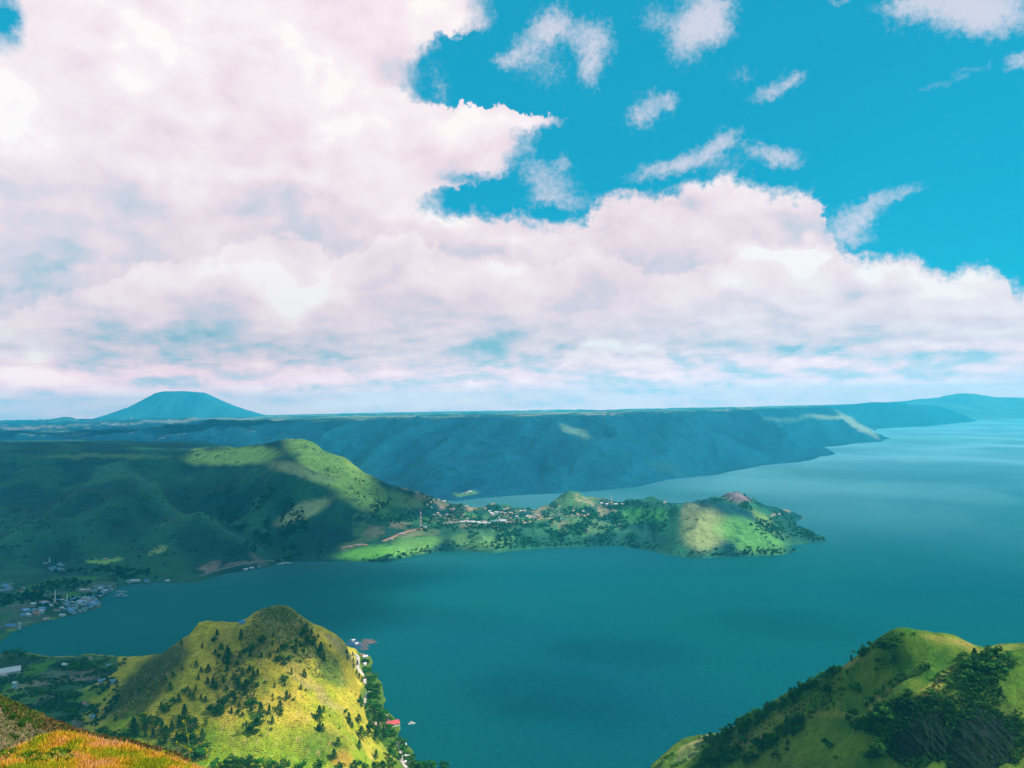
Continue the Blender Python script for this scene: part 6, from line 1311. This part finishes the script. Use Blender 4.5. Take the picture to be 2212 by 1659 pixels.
def raft(x, y, W_, D_, label, mat, hut=False, rot=.5):
    p = Z(x, y, 0); root = bpy.data.objects.new('fish_raft', None); col.objects.link(root); root.location = p; root.rotation_euler[2] = rot; root['label'] = label; root['category'] = 'fish raft'
    V, F_ = [], []
    def beam(x0_, y0_, x1_, y1_, z0_=-.2, z1_=.45):
        o_ = len(V); V.extend([(x0_, y0_, z0_), (x1_, y0_, z0_), (x1_, y1_, z0_), (x0_, y1_, z0_), (x0_, y0_, z1_), (x1_, y0_, z1_), (x1_, y1_, z1_), (x0_, y1_, z1_)]); F_.extend(box_f(o_) + [(o_ + 4, o_ + 5, o_ + 6, o_ + 7)])
    n = int(W_ / 5); m2 = int(D_ / 5)
    for i in range(n + 1): beam(i * 5 - W_ / 2 - .5, -D_ / 2, i * 5 - W_ / 2 + .5, D_ / 2)
    me = bpy.data.meshes.new('floats'); me.from_pydata(V, [], F_); me.materials.append(mat); link('floats', me, root)
    V, F_ = [], []
    for j in range(m2 + 1): beam(-W_ / 2, j * 5 - D_ / 2 - .5, W_ / 2, j * 5 - D_ / 2 + .5, .452, .7)
    me = bpy.data.meshes.new('walkway'); me.from_pydata(V, [], F_); me.materials.append(mat); link('walkway', me, root)
    if hut: o = link('hut', house_mesh(5, 4, 2.2, 1.0, 0, 2, 0), root, loc=(0, 0, .9))
raft(758, 1392, 15, 20, 'dark blue fish raft nearest the hillside', M_blue)
raft(763, 1386, 15, 25, 'dark blue fish raft with a white hut', M_blue, True)
raft(770, 1393, 15, 15, 'dark blue fish raft in the middle of the fish farm', M_blue, True)
raft(776, 1400, 15, 15, 'dark blue fish raft closest to the shore road', M_blue)
raft(785, 1393, 10, 30, 'brown timber fish raft in the middle of the fish farm', M_wood)
raft(793, 1386, 10, 30, 'brown timber fish raft beyond the blue ones', M_wood)
raft(803, 1386, 10, 25, 'brown timber fish raft farthest out on the lake', M_wood)
raft(786, 1402, 10, 15, 'small brown timber raft near the road head', M_wood)
big_house(head, 523, 1348, 6, 4, 2.2, 3, 0, .2, 'tiny blue-roofed shelter on the crest between the bald shoulder and the scrubby top', 'shelter', 'shelter')

# ------------------------------------------------------------------ a label of its own for every tree and house that shares one
bpy.context.view_layer.update()
ORD = ['first', 'second', 'third', 'fourth', 'fifth', 'sixth', 'seventh', 'eighth', 'ninth', 'tenth']
byl = {}
for o in list(bpy.data.objects):
    if o.parent is None and o.get('label') and o.get('category'): byl.setdefault(o['label'], []).append(o)
for lab, os_ in byl.items():
    n = len(os_)
    if n < 2: continue
    P2 = [(float(a), float(b)) for a, b in (project(o.location[0], o.location[1], o.location[2]) for o in os_)]
    order = sorted(range(n), key=lambda i: P2[i][1])
    per = n if n <= 5 else max(4, min(9, int(math.ceil(math.sqrt(n * 1.6)))))
    rows = [order[i:i + per] for i in range(0, n, per)]
    for r, row in enumerate(rows):
        row = sorted(row, key=lambda i: P2[i][0]); m2 = len(row)
        rn = '' if len(rows) == 1 else (', top row' if r == 0 else (', bottom row' if r == len(rows) - 1 else f', {ORD[r]} row'))
        for k, i in enumerate(row):
            if m2 == 1: pos_ = ''
            elif k == 0: pos_ = ', leftmost'
            elif k == m2 - 1: pos_ = ', rightmost'
            elif m2 == 3: pos_ = ', middle'
            else: pos_ = f', {ORD[k]} from left'
            os_[i]['label'] = lab + rn + pos_
